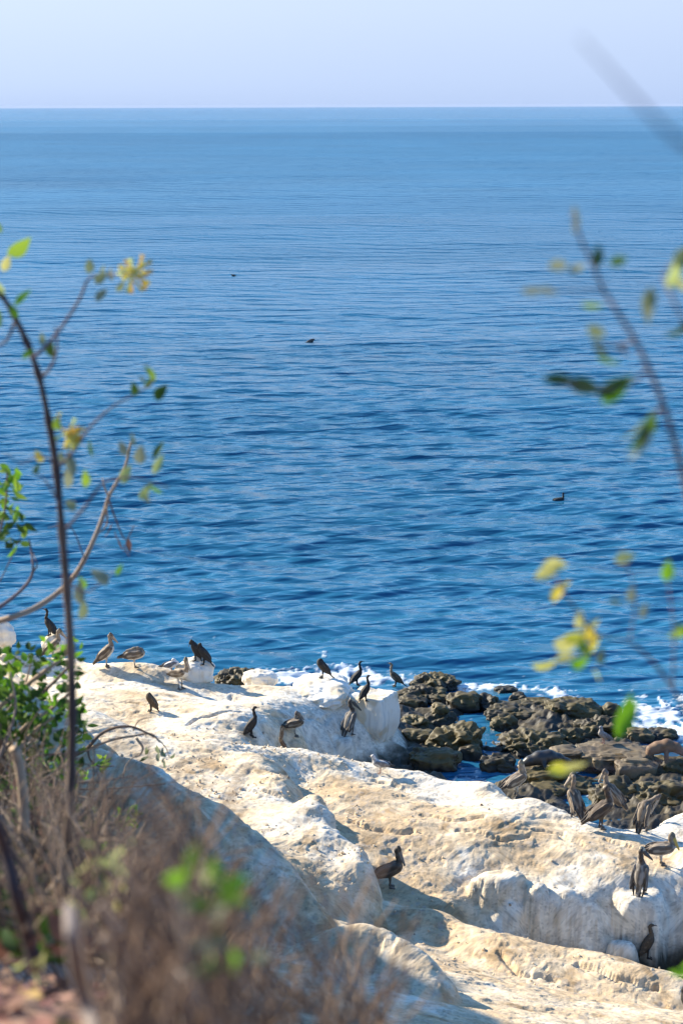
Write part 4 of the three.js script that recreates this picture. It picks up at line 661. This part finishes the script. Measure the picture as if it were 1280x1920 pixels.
{ // tall thin sapling, left
  const g = thing('sapling', at(118, 1740, 4.0)), d = 4.0;
  stem(g, [[112, 1745], [124, 1650], [129, 1560], [134, 1460], [136, 1340], [133, 1220], [126, 1110], [117, 1000], [106, 880], [92, 790], [72, 700], [50, 640], [26, 590], [4, 555], [-25, 530]], d, 19, 10, BARK.dark, 'stem', 0.01);
  { // bark with leaf scars: knuckles along the stem and paler patches
    const m = g.children[0], q = m.geometry.attributes.position, nn = m.geometry.attributes.normal;
    const L = line([[112, 1745], [124, 1650], [129, 1560], [134, 1460], [136, 1340], [133, 1220], [126, 1110], [117, 1000], [106, 880], [92, 790], [72, 700], [50, 640], [26, 590], [4, 555], [-25, 530]], d, 0.008).map((v) => v.sub(g.position)), R = []; for (let i = 0; i < 57; i++) R.push(px(lerp(19, 10, i / 56), d) / 2 * (i % 4 === 0 ? 1.28 : 0.95 + 0.12 * noise(i * 0.7, 1, 2)));
    m.geometry = paint(tube(L, R, 8, 8), (x, y, z) => mix3([0.05, 0.034, 0.030], [0.26, 0.17, 0.11], sstep(0.0, 0.5, fbm(x * 9, y * 3.2, z * 9, 4)))); m.material = std({ vertexColors: true });
  }
  stem(g, [[62, 672], [95, 640], [125, 600], [150, 560], [170, 520], [205, 515], [248, 512]], d, 8, 3, BARK.mauve);
  stem(g, [[76, 712], [100, 680], [108, 640], [104, 612]], d, 7, 3, BARK.mauve); stem(g, [[30, 600], [12, 640], [-12, 650]], d, 7, 4, BARK.mauve);
  stem(g, [[106, 880], [135, 850], [170, 800], [215, 760], [262, 735], [292, 712]], d, 7, 2.5, BARK.mauve); stem(g, [[117, 1000], [160, 950], [195, 905], [240, 895], [290, 905], [318, 915]], d, 6, 3, BARK.mauve);
  stem(g, [[104, 870], [78, 855], [40, 868], [10, 850]], d, 5, 2, BARK.mauve); stem(g, [[112, 945], [85, 900], [62, 885]], d, 5, 2, BARK.mauve); stem(g, [[124, 1090], [160, 1110], [200, 1085], [214, 1072]], d, 5, 2, BARK.mauve);
  flowers(g, 254, 512, 27, d, 24); flowers(g, 128, 815, 24, d, 20); flowers(g, 108, 775, 14, d, 3);
  for (const [x, y, s, m] of [[14, 462, 44, GREEN], [6, 500, 26, STRAW], [2, 430, 24, GREEN], [28, 562, 34, GREEN], [34, 588, 24, GREEN], [2, 600, 40, GREEN], [8, 545, 26, STRAW], [42, 662, 26, GREEN], [98, 660, 30, DEEP], [76, 640, 22, GREYL], [166, 505, 24, GREYL], [178, 522, 26, GREYL], [212, 520, 22, GREYL], [190, 510, 18, STRAW], [181, 556, 30, GREYL], [218, 540, 20, GREYL],
    [292, 704, 28, GREEN], [272, 720, 22, DEEP], [253, 735, 22, DEEP], [292, 740, 30, DEEP], [268, 712, 18, GREYL], [176, 846, 28, GREEN], [160, 905, 28, GREEN], [306, 915, 28, GREEN], [288, 878, 34, STRAW], [262, 860, 30, GREYL], [288, 850, 34, DEEP], [255, 828, 20, GREYL], [240, 845, 26, GREYL], [230, 895, 34, STRAW], [262, 925, 34, STRAW], [282, 935, 26, GREYL], [82, 858, 22, YELLOW], [66, 884, 20, DEEP], [138, 880, 44, GREYL], [128, 905, 30, GREYL], [120, 860, 22, GREYL], [110, 800, 22, GREEN],
    [200, 1085, 40, GREYL], [218, 1072, 22, GREEN], [152, 1120, 40, GREYL], [158, 1098, 22, GREEN], [150, 1150, 30, GREYL], [140, 950, 26, GREYL]]) leaf(g, at(x, y + s * 0.35, d + rr(-0.1, 0.1)), px(s, d), m, V(rr(-0.6, 0.6), rr(0.2, 1), rr(-0.4, 0.4)));
  tag(g, 'tall thin dark sapling with yellow flowers at the left', 'sapling');
}
{ // arching pale shrub branch behind the sapling
  const d = 7, g = thing('shrub', at(-20, 1215, d));
  stem(g, [[-20, 1168], [20, 1158], [62, 1142], [108, 1112], [148, 1068], [178, 1008], [196, 960], [205, 930], [222, 900], [236, 872], [246, 830]], d, 13, 5, BARK.pale); stem(g, [[204, 932], [196, 912], [192, 895]], d, 5, 2, BARK.pale); stem(g, [[200, 950], [200, 985], [186, 1000]], d, 4, 2, BARK.pale); stem(g, [[204, 935], [218, 975], [236, 1012], [252, 985]], d, 4, 2, BARK.mauve);
  stem(g, [[-20, 1150], [15, 1128], [45, 1102], [62, 1072], [60, 1040], [55, 1010]], d, 9, 3, BARK.mauve); stem(g, [[60, 1075], [70, 1060], [62, 1035]], d, 4, 2, BARK.mauve); stem(g, [[160, 1050], [130, 985], [90, 990]], d, 3, 1.5, BARK.mauve);
  for (const [x, y] of [[216, 995], [222, 1008], [232, 1018], [240, 1008], [210, 980]]) leaf(g, at(x, y, d), px(24, d), DRYL, V(rr(-0.4, 0.4), -1, 0.2));
  spray(g, 14, 895, 18, 28, d, 16, 24, GREEN); spray(g, 16, 940, 20, 40, d, 26, 22, GREEN); spray(g, 22, 990, 26, 30, d, 26, 22, DEEP); stem(g, [[-20, 1060], [0, 1000], [12, 940], [14, 880]], d, 6, 3, BARK.brown); stem(g, [[-15, 1120], [20, 1050], [42, 1000]], d, 3, 1.5, BARK.mauve);
  leaf(g, at(44, 1010, d), px(26, d), GREEN, V(0.2, 0.6, 0.2)); leaf(g, at(14, 1045, d), px(26, d), GREEN, V(0.6, 0.6, 0.2));
  tag(g, 'shrub with a long pale branch arching up in front of the sea', 'shrub');
}
{ // leafy bush, left edge
  const d = 8, g = thing('bush', at(30, 1560, d));
  for (const L of [[[-20, 1340], [30, 1300], [75, 1265], [115, 1235], [134, 1212]], [[-20, 1440], [15, 1400], [50, 1360], [95, 1330], [130, 1300]], [[32, 1412], [60, 1375], [100, 1345]]]) stem(g, L, d, 11, 6, BARK.pale);
  stem(g, [[40, 1650], [46, 1560], [44, 1490], [36, 1430], [26, 1405]], 5.5, 22, 20, BARK.pale, 'trunk'); stem(g, [[-10, 1600], [4, 1500], [2, 1400], [-4, 1350]], d, 20, 14, BARK.brown, 'trunk');
  for (const L of [[[0, 1350], [40, 1300], [60, 1240]], [[10, 1480], [60, 1420], [140, 1412], [185, 1402]], [[20, 1520], [70, 1470], [160, 1468], [250, 1455]], [[60, 1560], [100, 1490], [130, 1420]], [[0, 1420], [30, 1330], [20, 1260]], [[60, 1480], [110, 1440], [150, 1360]], [[30, 1560], [90, 1540], [160, 1560]], [[80, 1300], [120, 1260], [140, 1235]], [[100, 1600], [150, 1530], [190, 1480], [180, 1440]]]) stem(g, L, d, 7, 3, rnd() < 0.5 ? BARK.brown : BARK.grey, 'branch', 0.3);
  for (const [x, y, rx, ry, n, m, s] of [[22, 1262, 34, 26, 22, GREEN, 20], [20, 1340, 44, 40, 52, DEEP, 24], [30, 1400, 50, 50, 46, DEEP, 24], [24, 1310, 36, 16, 10, YELLOW.slice(1).concat(GREEN), 20], [118, 1222, 34, 22, 26, GREEN, 20], [88, 1235, 40, 20, 18, DEEP, 18], [20, 1295, 22, 10, 6, GREEN, 30], [92, 1435, 34, 16, 24, GREEN, 20], [150, 1350, 16, 32, 14, DEEP, 22], [100, 1340, 20, 30, 12, GREEN, 20], [70, 1540, 30, 50, 26, GREEN, 22], [80, 1500, 50, 40, 26, DEEP, 20], [60, 1462, 50, 18, 16, DEEP, 20]]) spray(g, x, y, rx, ry, d, n, s, m);
  tag(g, 'green leafy bush with pale forked branches at the left edge', 'bush');
}
{ // bare twiggy bush in the middle distance
  const d = 13, g = thing('twig_bush', at(120, 1520, d));
  for (const [L, w] of [[[[90, 1425], [140, 1416], [165, 1402], [185, 1380], [210, 1366], [240, 1362], [258, 1366], [290, 1382]], 9], [[[150, 1412], [180, 1398], [215, 1386], [250, 1380], [285, 1376], [300, 1392]], 7], [[[256, 1384], [268, 1402], [262, 1416], [250, 1420]], 6], [[[165, 1402], [170, 1425], [190, 1438], [215, 1436]], 5], [[[258, 1366], [275, 1375], [296, 1384]], 3], [[[285, 1376], [310, 1400], [318, 1420]], 3], [[[140, 1492], [170, 1498], [195, 1500], [202, 1482], [190, 1470], [160, 1465], [140, 1470]], 6], [[[198, 1500], [196, 1530], [186, 1560]], 6], [[[150, 1575], [190, 1545], [240, 1530]], 4], [[[150, 1480], [220, 1478], [310, 1470]], 4], [[[220, 1560], [260, 1580], [330, 1585]], 3], [[[120, 1500], [140, 1540], [135, 1580]], 5], [[[250, 1370], [262, 1350], [285, 1345]], 3], [[[230, 1460], [240, 1430], [262, 1412]], 4]]) stem(g, L, d, w, w * 0.4, rnd() < 0.6 ? BARK.pale : BARK.brown);
  for (const [x, y, rx, ry, n, m, s] of [[197, 1433, 12, 14, 12, GREEN, 18], [155, 1380, 10, 26, 14, DEEP, 18], [235, 1535, 26, 20, 26, GREEN, 16], [165, 1530, 26, 22, 20, DEEP, 14], [275, 1418, 8, 8, 5, DEEP, 15], [305, 1420, 16, 12, 9, GREYL, 16], [155, 1455, 12, 14, 8, GREEN, 15]]) spray(g, x, y, rx, ry, d, n, s, m);
  tag(g, 'bare twiggy bush curling over the shaded slope right of the sapling', 'bush');
}
{ // two stems standing close by in the lower left corner
  const a = thing('dry_shrub', at(66, 1800, 2.4)); stem(a, [[72, 1815], [52, 1750], [32, 1680], [12, 1600], [-6, 1540], [-25, 1490]], 2.4, 34, 24, BARK.dark, 'stem'); stem(a, [[50, 1745], [66, 1690], [62, 1650]], 2.4, 14, 6, BARK.brown); stem(a, [[30, 1680], [60, 1640], [90, 1560]], 2.4, 8, 3, BARK.brown); spray(a, 60, 1800, 40, 30, 2.4, 8, 30, STRAW.concat(DRYL)); tag(a, 'dark leaning stem out of focus in the lower left corner', 'shrub');
  const b = thing('dry_shrub', at(160, 1900, 1.7)); stem(b, [[190, 1960], [168, 1890], [148, 1830], [136, 1760], [130, 1700]], 1.7, 46, 26, BARK.grey, 'stem'); stem(b, [[230, 1990], [236, 1880], [222, 1780], [190, 1700]], 1.7, 34, 16, BARK.grey); stem(b, [[345, 1980], [352, 1880], [340, 1790], [352, 1740]], 1.6, 40, 14, BARK.grey); stem(b, [[196, 1760], [240, 1820], [250, 1900]], 1.8, 22, 14, BARK.grey); spray(b, 190, 1640, 60, 70, 2.2, 16, 34, STRAW); tag(b, 'thick pale stems out of focus among the dry brush', 'shrub');
}
{ // fresh green shoot in the brush
  const d = 1.34, g = thing('green_shoot', at(390, 1890, d)); stem(g, [[395, 1960], [390, 1850], [385, 1760], [380, 1660]], d, 9, 5, BARK.brown, 'stem'); stem(g, [[388, 1790], [420, 1730], [430, 1690]], d, 6, 4, BARK.brown); stem(g, [[388, 1750], [350, 1690], [330, 1660]], d, 6, 4, BARK.brown);
  for (const [x, y, s, m, ux, uy] of [[400, 1690, 62, GREEN, 1, 0.1], [404, 1668, 60, GREEN, 1, 0.35], [452, 1668, 40, GREEN, -0.6, 0.3], [355, 1632, 44, GREEN, 0.2, 1], [306, 1652, 44, GREEN, 1, 0.2], [412, 1650, 40, GREEN, -0.3, 1], [385, 1660, 40, STRAW, 0.3, 1], [345, 1712, 34, GREYL, 0.5, 0.5], [402, 1730, 34, GREYL, 0.4, 0.8], [405, 1770, 36, DEEP, 0.3, 1], [392, 1775, 40, GREEN, 0.2, -0.8], [360, 1775, 60, GREYL, 1, 0.05], [430, 1780, 30, GREEN, 0.4, -0.6], [440, 1800, 30, GREEN, -0.2, -1], [470, 1795, 30, GREYL, 1, 0.1], [380, 1800, 34, DEEP, -0.4, -0.7], [350, 1680, 34, STRAW, -0.4, 0.8], [375, 1830, 40, DEEP, 0.6, 0.4], [395, 1700, 36, DEEP, -0.7, 0.3]]) leaf(g, at(x, y, d), px(s, d), m, V(ux, uy, rr(-0.3, 0.3)));
  tag(g, 'bright green shoot standing out of the dry brush', 'plant');
}
{ // blurred branch with leaves, right
  const d = 2.2, g = thing('sapling', at(1330, 1300, d));
  stem(g, [[1330, 1300], [1310, 1050], [1290, 930], [1268, 845], [1245, 765], [1215, 690], [1188, 635], [1160, 590], [1132, 545], [1108, 490], [1085, 440], [1072, 395]], d, 15, 5, BARK.mauve, 'stem', 0.02);
  stem(g, [[1240, 760], [1222, 790], [1212, 820]], d, 8, 5, BARK.mauve); stem(g, [[1188, 640], [1150, 650], [1110, 640]], d, 7, 4, BARK.mauve); stem(g, [[1215, 690], [1170, 725], [1090, 725], [1030, 712]], d, 7, 3, BARK.mauve); stem(g, [[1300, 640], [1260, 560], [1245, 510], [1290, 470]], d, 6, 4, BARK.mauve); stem(g, [[1130, 545], [1060, 545], [980, 545]], d, 4, 2, BARK.mauve);
  for (const [x, y, s, m, ux, uy] of [[1128, 758, 62, GREEN, 0.8, 0.8], [1118, 745, 60, DEEP, 1, 0.7], [1015, 712, 60, DEEP, 1, -0.05], [1062, 718, 56, DEEP, 1, -0.15], [1088, 570, 34, GREEN, 1, -0.1], [1112, 632, 44, GREYL, 0.4, -0.7], [1118, 668, 36, GREEN, 0.6, -0.2], [1100, 610, 36, GREYL, 0.6, -0.4], [1222, 770, 70, DEEP, -0.25, -1], [1214, 800, 60, GREYL, -0.2, -1], [1205, 785, 50, DEEP, -0.5, -1], [1216, 540, 56, GREYL, 0, -1], [1216, 580, 34, GREYL, 0.1, 1], [1248, 545, 60, STRAW, 0.4, 1], [1262, 500, 44, GREYL, 0.6, 0.6], [1258, 528, 30, STRAW, 0.8, -0.3], [1244, 625, 46, DEEP, 1, 0.05], [1270, 612, 30, DEEP, 1, 0], [1025, 500, 40, GREYL, 1, 0.1], [1062, 505, 36, GREYL, 1, 0], [975, 545, 40, GREYL, 1, 0.05], [1010, 540, 30, GREYL, 1, -0.3], [1118, 502, 36, DEEP, 0.1, 1], [1140, 495, 34, DEEP, 1, 0.3], [1160, 640, 30, DRYL, 0.3, -0.6], [1075, 440, 46, GREYL, 0.1, 1]]) leaf(g, at(x, y, d), px(s, d), m, V(ux, uy, rr(-0.3, 0.3)));
  tag(g, 'blurred leafy sapling leaning in from the right edge above the sea', 'sapling');
}
{ // yellowing leaves lower right
  const d = 2.6, g = thing('sapling', at(1340, 1500, d));
  stem(g, [[1340, 1560], [1310, 1400], [1260, 1290], [1190, 1210], [1120, 1190], [1070, 1130], [1040, 1080]], d, 9, 4, BARK.mauve, 'stem'); stem(g, [[1260, 1290], [1262, 1180], [1250, 1080]], d, 5, 3, BARK.mauve); stem(g, [[1180, 1200], [1190, 1110], [1166, 1040]], d, 4, 2, BARK.mauve); stem(g, [[1120, 1190], [1080, 1230], [1010, 1250]], d, 4, 2, BARK.mauve); stem(g, [[1310, 1400], [1230, 1410], [1170, 1380]], d, 4, 2, BARK.mauve); stem(g, [[1310, 1400], [1200, 1440], [1090, 1440]], d, 4, 2, BARK.mauve);
  for (const [x, y, s, m, ux, uy] of [[1000, 1085, 52, STRAW, 1, 0.45], [1015, 1062, 46, STRAW, 1, 0.1], [1034, 1130, 44, YELLOW, 0.4, 0.8], [1150, 1052, 34, STRAW, 1, 0.35], [1178, 1130, 26, GREYL, 0.3, 1], [1246, 1090, 34, GREEN, 0.2, 1], [1088, 1200, 44, STRAW, 0.7, 0.9], [1050, 1200, 50, YELLOW, 1, 0.1], [1036, 1205, 40, STRAW, 1, -0.2], [1092, 1232, 44, STRAW.concat(YELLOW), 0.5, 0.6], [1090, 1200, 34, GREEN, 0.3, -0.9], [995, 1246, 52, YELLOW, 1, -0.1], [1040, 1240, 34, STRAW, 1, 0.4], [1066, 1246, 34, GREEN, 1, 0.1], [1124, 1248, 30, GREYL, 0, 1], [1110, 1255, 28, STRAW, 0.4, -0.6], [1082, 1180, 30, STRAW, 0.2, 1], [1110, 1215, 36, YELLOW, -0.2, 1], [1250, 1192, 56, GREEN.concat(DEEP), 1, 0.3], [1262, 1175, 40, DEEP, 1, -0.2], [1156, 1384, 74, GREEN, 0.35, 1], [1162, 1376, 60, GREEN, 0.5, 1], [1026, 1446, 46, YELLOW, 1, 0.12], [1052, 1436, 40, STRAW, 1, 0.1], [1262, 1830, 60, GREEN, 1, 0.5], [1250, 1822, 46, GREEN, 1, 0.1], [1140, 1130, 24, GREYL, 1, 0.2], [1200, 1160, 26, GREYL, 0.4, 1]]) leaf(g, at(x, y, d), px(s, d), m, V(ux, uy, rr(-0.3, 0.3)));
  tag(g, 'twigs with yellow and green leaves hanging in from the lower right edge', 'sapling');
}
{ const d = 1.05, g = mesh('bare_twig', tube(line([[1085, 70], [1140, 130], [1195, 190], [1250, 245], [1320, 300]], d), [px(3, d) / 2, px(7, d) / 2, px(11, d) / 2], 7, 4), BARK.mauve, scene); tag(g, 'strongly blurred bare twig crossing the horizon at the top right', 'twig'); }
{ // dry brush: thousands of thin twigs
  const base = tube([V(0, 0, 0), V(0.06, 0.33, 0.02), V(-0.02, 0.66, 0.05), V(0.05, 1, 0)], [0.012, 0.009, 0.005], 4, 2), kinds = [bark([0.185, 0.112, 0.068]), bark([0.36, 0.25, 0.165]), bark([0.075, 0.042, 0.026])], M = new THREE.Matrix4(), Q = new THREE.Quaternion();
  const parts = kinds.map(() => []);
  for (let i = 0; i < 3900; i++) {
    const x = rr(110, 720), d = rr(1.35, 3.2), topY = 1530 + Math.max(0, x - 330) * 0.80 + Math.max(0, 250 - x) * 0.75 + 90 * noise(x * 0.012, 3, 1), y = topY + 520 * Math.pow(rnd(), 0.48);
    if (y > 2000 || (y > 1700 && x < 235 - 0.1 * (y - 1700)) || rnd() < 0.85 * sstep(-0.15, 0.35, noise(x * 0.022, y * 0.006, d * 0.6))) continue;
    const L = rr(0.10, 0.30) * (0.6 + d * 0.2), p = at(x, y, d), dir = V(rr(-0.6, 0.6), rr(0.35, 1), rr(-0.5, 0.5)).normalize();
    Q.setFromUnitVectors(V(0, 1, 0), dir); Q.multiply(new THREE.Quaternion().setFromAxisAngle(V(0, 1, 0), rr(0, 6.28))); p.addScaledVector(dir, -L * 0.5);
    parts[Math.floor(rnd() * 3)].push(M.clone().compose(p, Q, V(L * 0.75, L, L * 0.75)));
  }
  const g = new THREE.Group(); g.name = numbered('dry_brush'); scene.add(g); g.userData.kind = 'stuff'; g.userData.label = 'dry grey brown brush out of focus along the bottom left';
  parts.forEach((list, k) => { const m = new THREE.InstancedMesh(base, kinds[k], list.length); list.forEach((q, i) => m.setMatrixAt(i, q)); m.name = 'twigs'; m.castShadow = m.receiveShadow = true; m.userData.kind = 'stuff'; g.add(m); });
}
{ // tangled undergrowth below the bush
  const tw = tube([V(0, 0, 0), V(0.08, 0.35, 0.03), V(-0.03, 0.7, -0.04), V(0.06, 1, 0.02)], [0.010, 0.007, 0.003], 4, 2), M = new THREE.Matrix4(), Q = new THREE.Quaternion(), g = new THREE.Group(); g.name = numbered('undergrowth'); scene.add(g); g.userData.kind = 'stuff'; g.userData.label = 'brown tangled undergrowth with small dull leaves below the leafy bush';
  const put = (geo, mat, n, size, name) => { const m = new THREE.InstancedMesh(geo, mat, n); for (let i = 0; i < n; i++) { const x = -30 + 215 * Math.pow(rnd(), 1.2), y = rr(1400 + x * 0.9, 1800), d = lerp(8.6, 3.6, sstep(1400, 1800, y)) + rr(-0.7, 0.9), s = size * rr(0.5, 1.4); Q.setFromUnitVectors(V(0, 1, 0), V(rr(-1, 1), rr(-0.2, 1), rr(-0.8, 0.8)).normalize()); m.setMatrixAt(i, M.compose(at(x, y, d), Q, V(s, s, s))); } m.name = name; m.castShadow = m.receiveShadow = true; m.userData.kind = 'stuff'; g.add(m); };
  const leaves = (mat, n) => { const m = new THREE.InstancedMesh(BLADES[0], mat, n); for (let i = 0; i < n; i++) { const x = -40 + 190 * Math.pow(rnd(), 1.3), y = rr(1215 + Math.abs(x - 40) * 0.2, 1500), s = rr(0.035, 0.06); Q.setFromUnitVectors(V(0, 1, 0), V(rr(-1, 1), rr(-0.5, 1), rr(-0.8, 0.8)).normalize()); m.setMatrixAt(i, M.compose(at(x, y, rr(7.9, 8.8)), Q, V(s, s, s))); } m.name = 'leaves'; m.castShadow = m.receiveShadow = true; m.userData.kind = 'stuff'; g.add(m); };
  leaves(DEEP[0], 170); leaves(DEEP[1], 170); leaves(GREEN[2], 60); leaves(GREEN[0], 50);
  put(tw, BARK.brown, 420, 0.30, 'twigs'); put(tw, BARK.pale, 120, 0.34, 'twigs'); put(tw, bark([0.05, 0.035, 0.025]), 420, 0.3, 'twigs'); put(BLADES[0], DEEP[0], 420, 0.05, 'leaves'); put(BLADES[1], DEEP[1], 320, 0.05, 'leaves'); put(BLADES[0], GREEN[2], 120, 0.05, 'leaves'); put(BLADES[2], DRYL[0], 260, 0.05, 'leaves');
}
{ // fallen leaves on the bluff
  const M = new THREE.Matrix4(), Q = new THREE.Quaternion(), cols = [[0.26, 0.12, 0.09], [0.34, 0.19, 0.13], [0.40, 0.27, 0.09], [0.16, 0.09, 0.055], [0.30, 0.15, 0.13]], m = new THREE.InstancedMesh(BLADES[2], leafMat([1, 1, 1], 0.15), 2600);
  for (let i = 0; i < 2600; i++) { const d = 1.2 + 3.6 * Math.pow(rnd(), 1.6), e = bluffEdge(d), x = e + rr(-1.6, 0.5); Q.setFromEuler(new THREE.Euler(-1.4 + rr(-0.7, 0.7), rr(0, 6.28), rr(-0.6, 0.6), 'YXZ')); m.setMatrixAt(i, M.compose(V(x, bluffH(x, d) + rr(0, 0.03), -d), Q, V(1, 1, 1).multiplyScalar(rr(0.025, 0.055)))); m.setColorAt(i, new THREE.Color().setRGB(...cols[Math.floor(rnd() * 5)])); }
  m.name = numbered('leaf_litter'); m.castShadow = m.receiveShadow = true; m.userData.kind = 'stuff'; m.userData.label = 'reddish and yellow fallen leaves on the bluff in the lower left corner'; scene.add(m);
}
{ // loose rubble on the pale hill and the terraces
  const geo = new THREE.IcosahedronGeometry(1, 1), p = geo.attributes.position; for (let i = 0; i < p.count; i++) { const k = 1 + 0.45 * noise(p.getX(i) * 1.4, p.getY(i) * 1.4, p.getZ(i) * 1.4); p.setXYZ(i, p.getX(i) * k, p.getY(i) * k * 0.7, p.getZ(i) * k); } geo.computeVertexNormals();
  const M = new THREE.Matrix4(), Q = new THREE.Quaternion(), N = 2400, m = new THREE.InstancedMesh(geo, std({}), N);
  for (let i = 0; i < N; i++) { const on = i < 1700, q = on ? at(rr(220, 690), rr(1340, 1640), 1) : at(rr(200, 1280), rr(1300, 1880), 1); const d = on ? rr(36.5, 46) : rr(33, 51), x = q.x * d, z = -d; const s = 0.008 + 0.03 * Math.pow(rnd(), 3); Q.setFromEuler(new THREE.Euler(rr(0, 6), rr(0, 6), rr(0, 6))); m.setMatrixAt(i, M.compose(V(x, land(x, z) + s * 0.2, z), Q, V(s, s, s))); m.setColorAt(i, new THREE.Color().setRGB(...mix3(CREAM, rnd() < 0.25 ? [0.2, 0.16, 0.12] : SAND, rnd()))); }
  m.name = numbered('rubble'); m.castShadow = m.receiveShadow = true; m.userData.kind = 'stuff'; m.userData.label = 'loose stones scattered over the pale sandstone'; scene.add(m);
}
renderer.render(scene, camera);
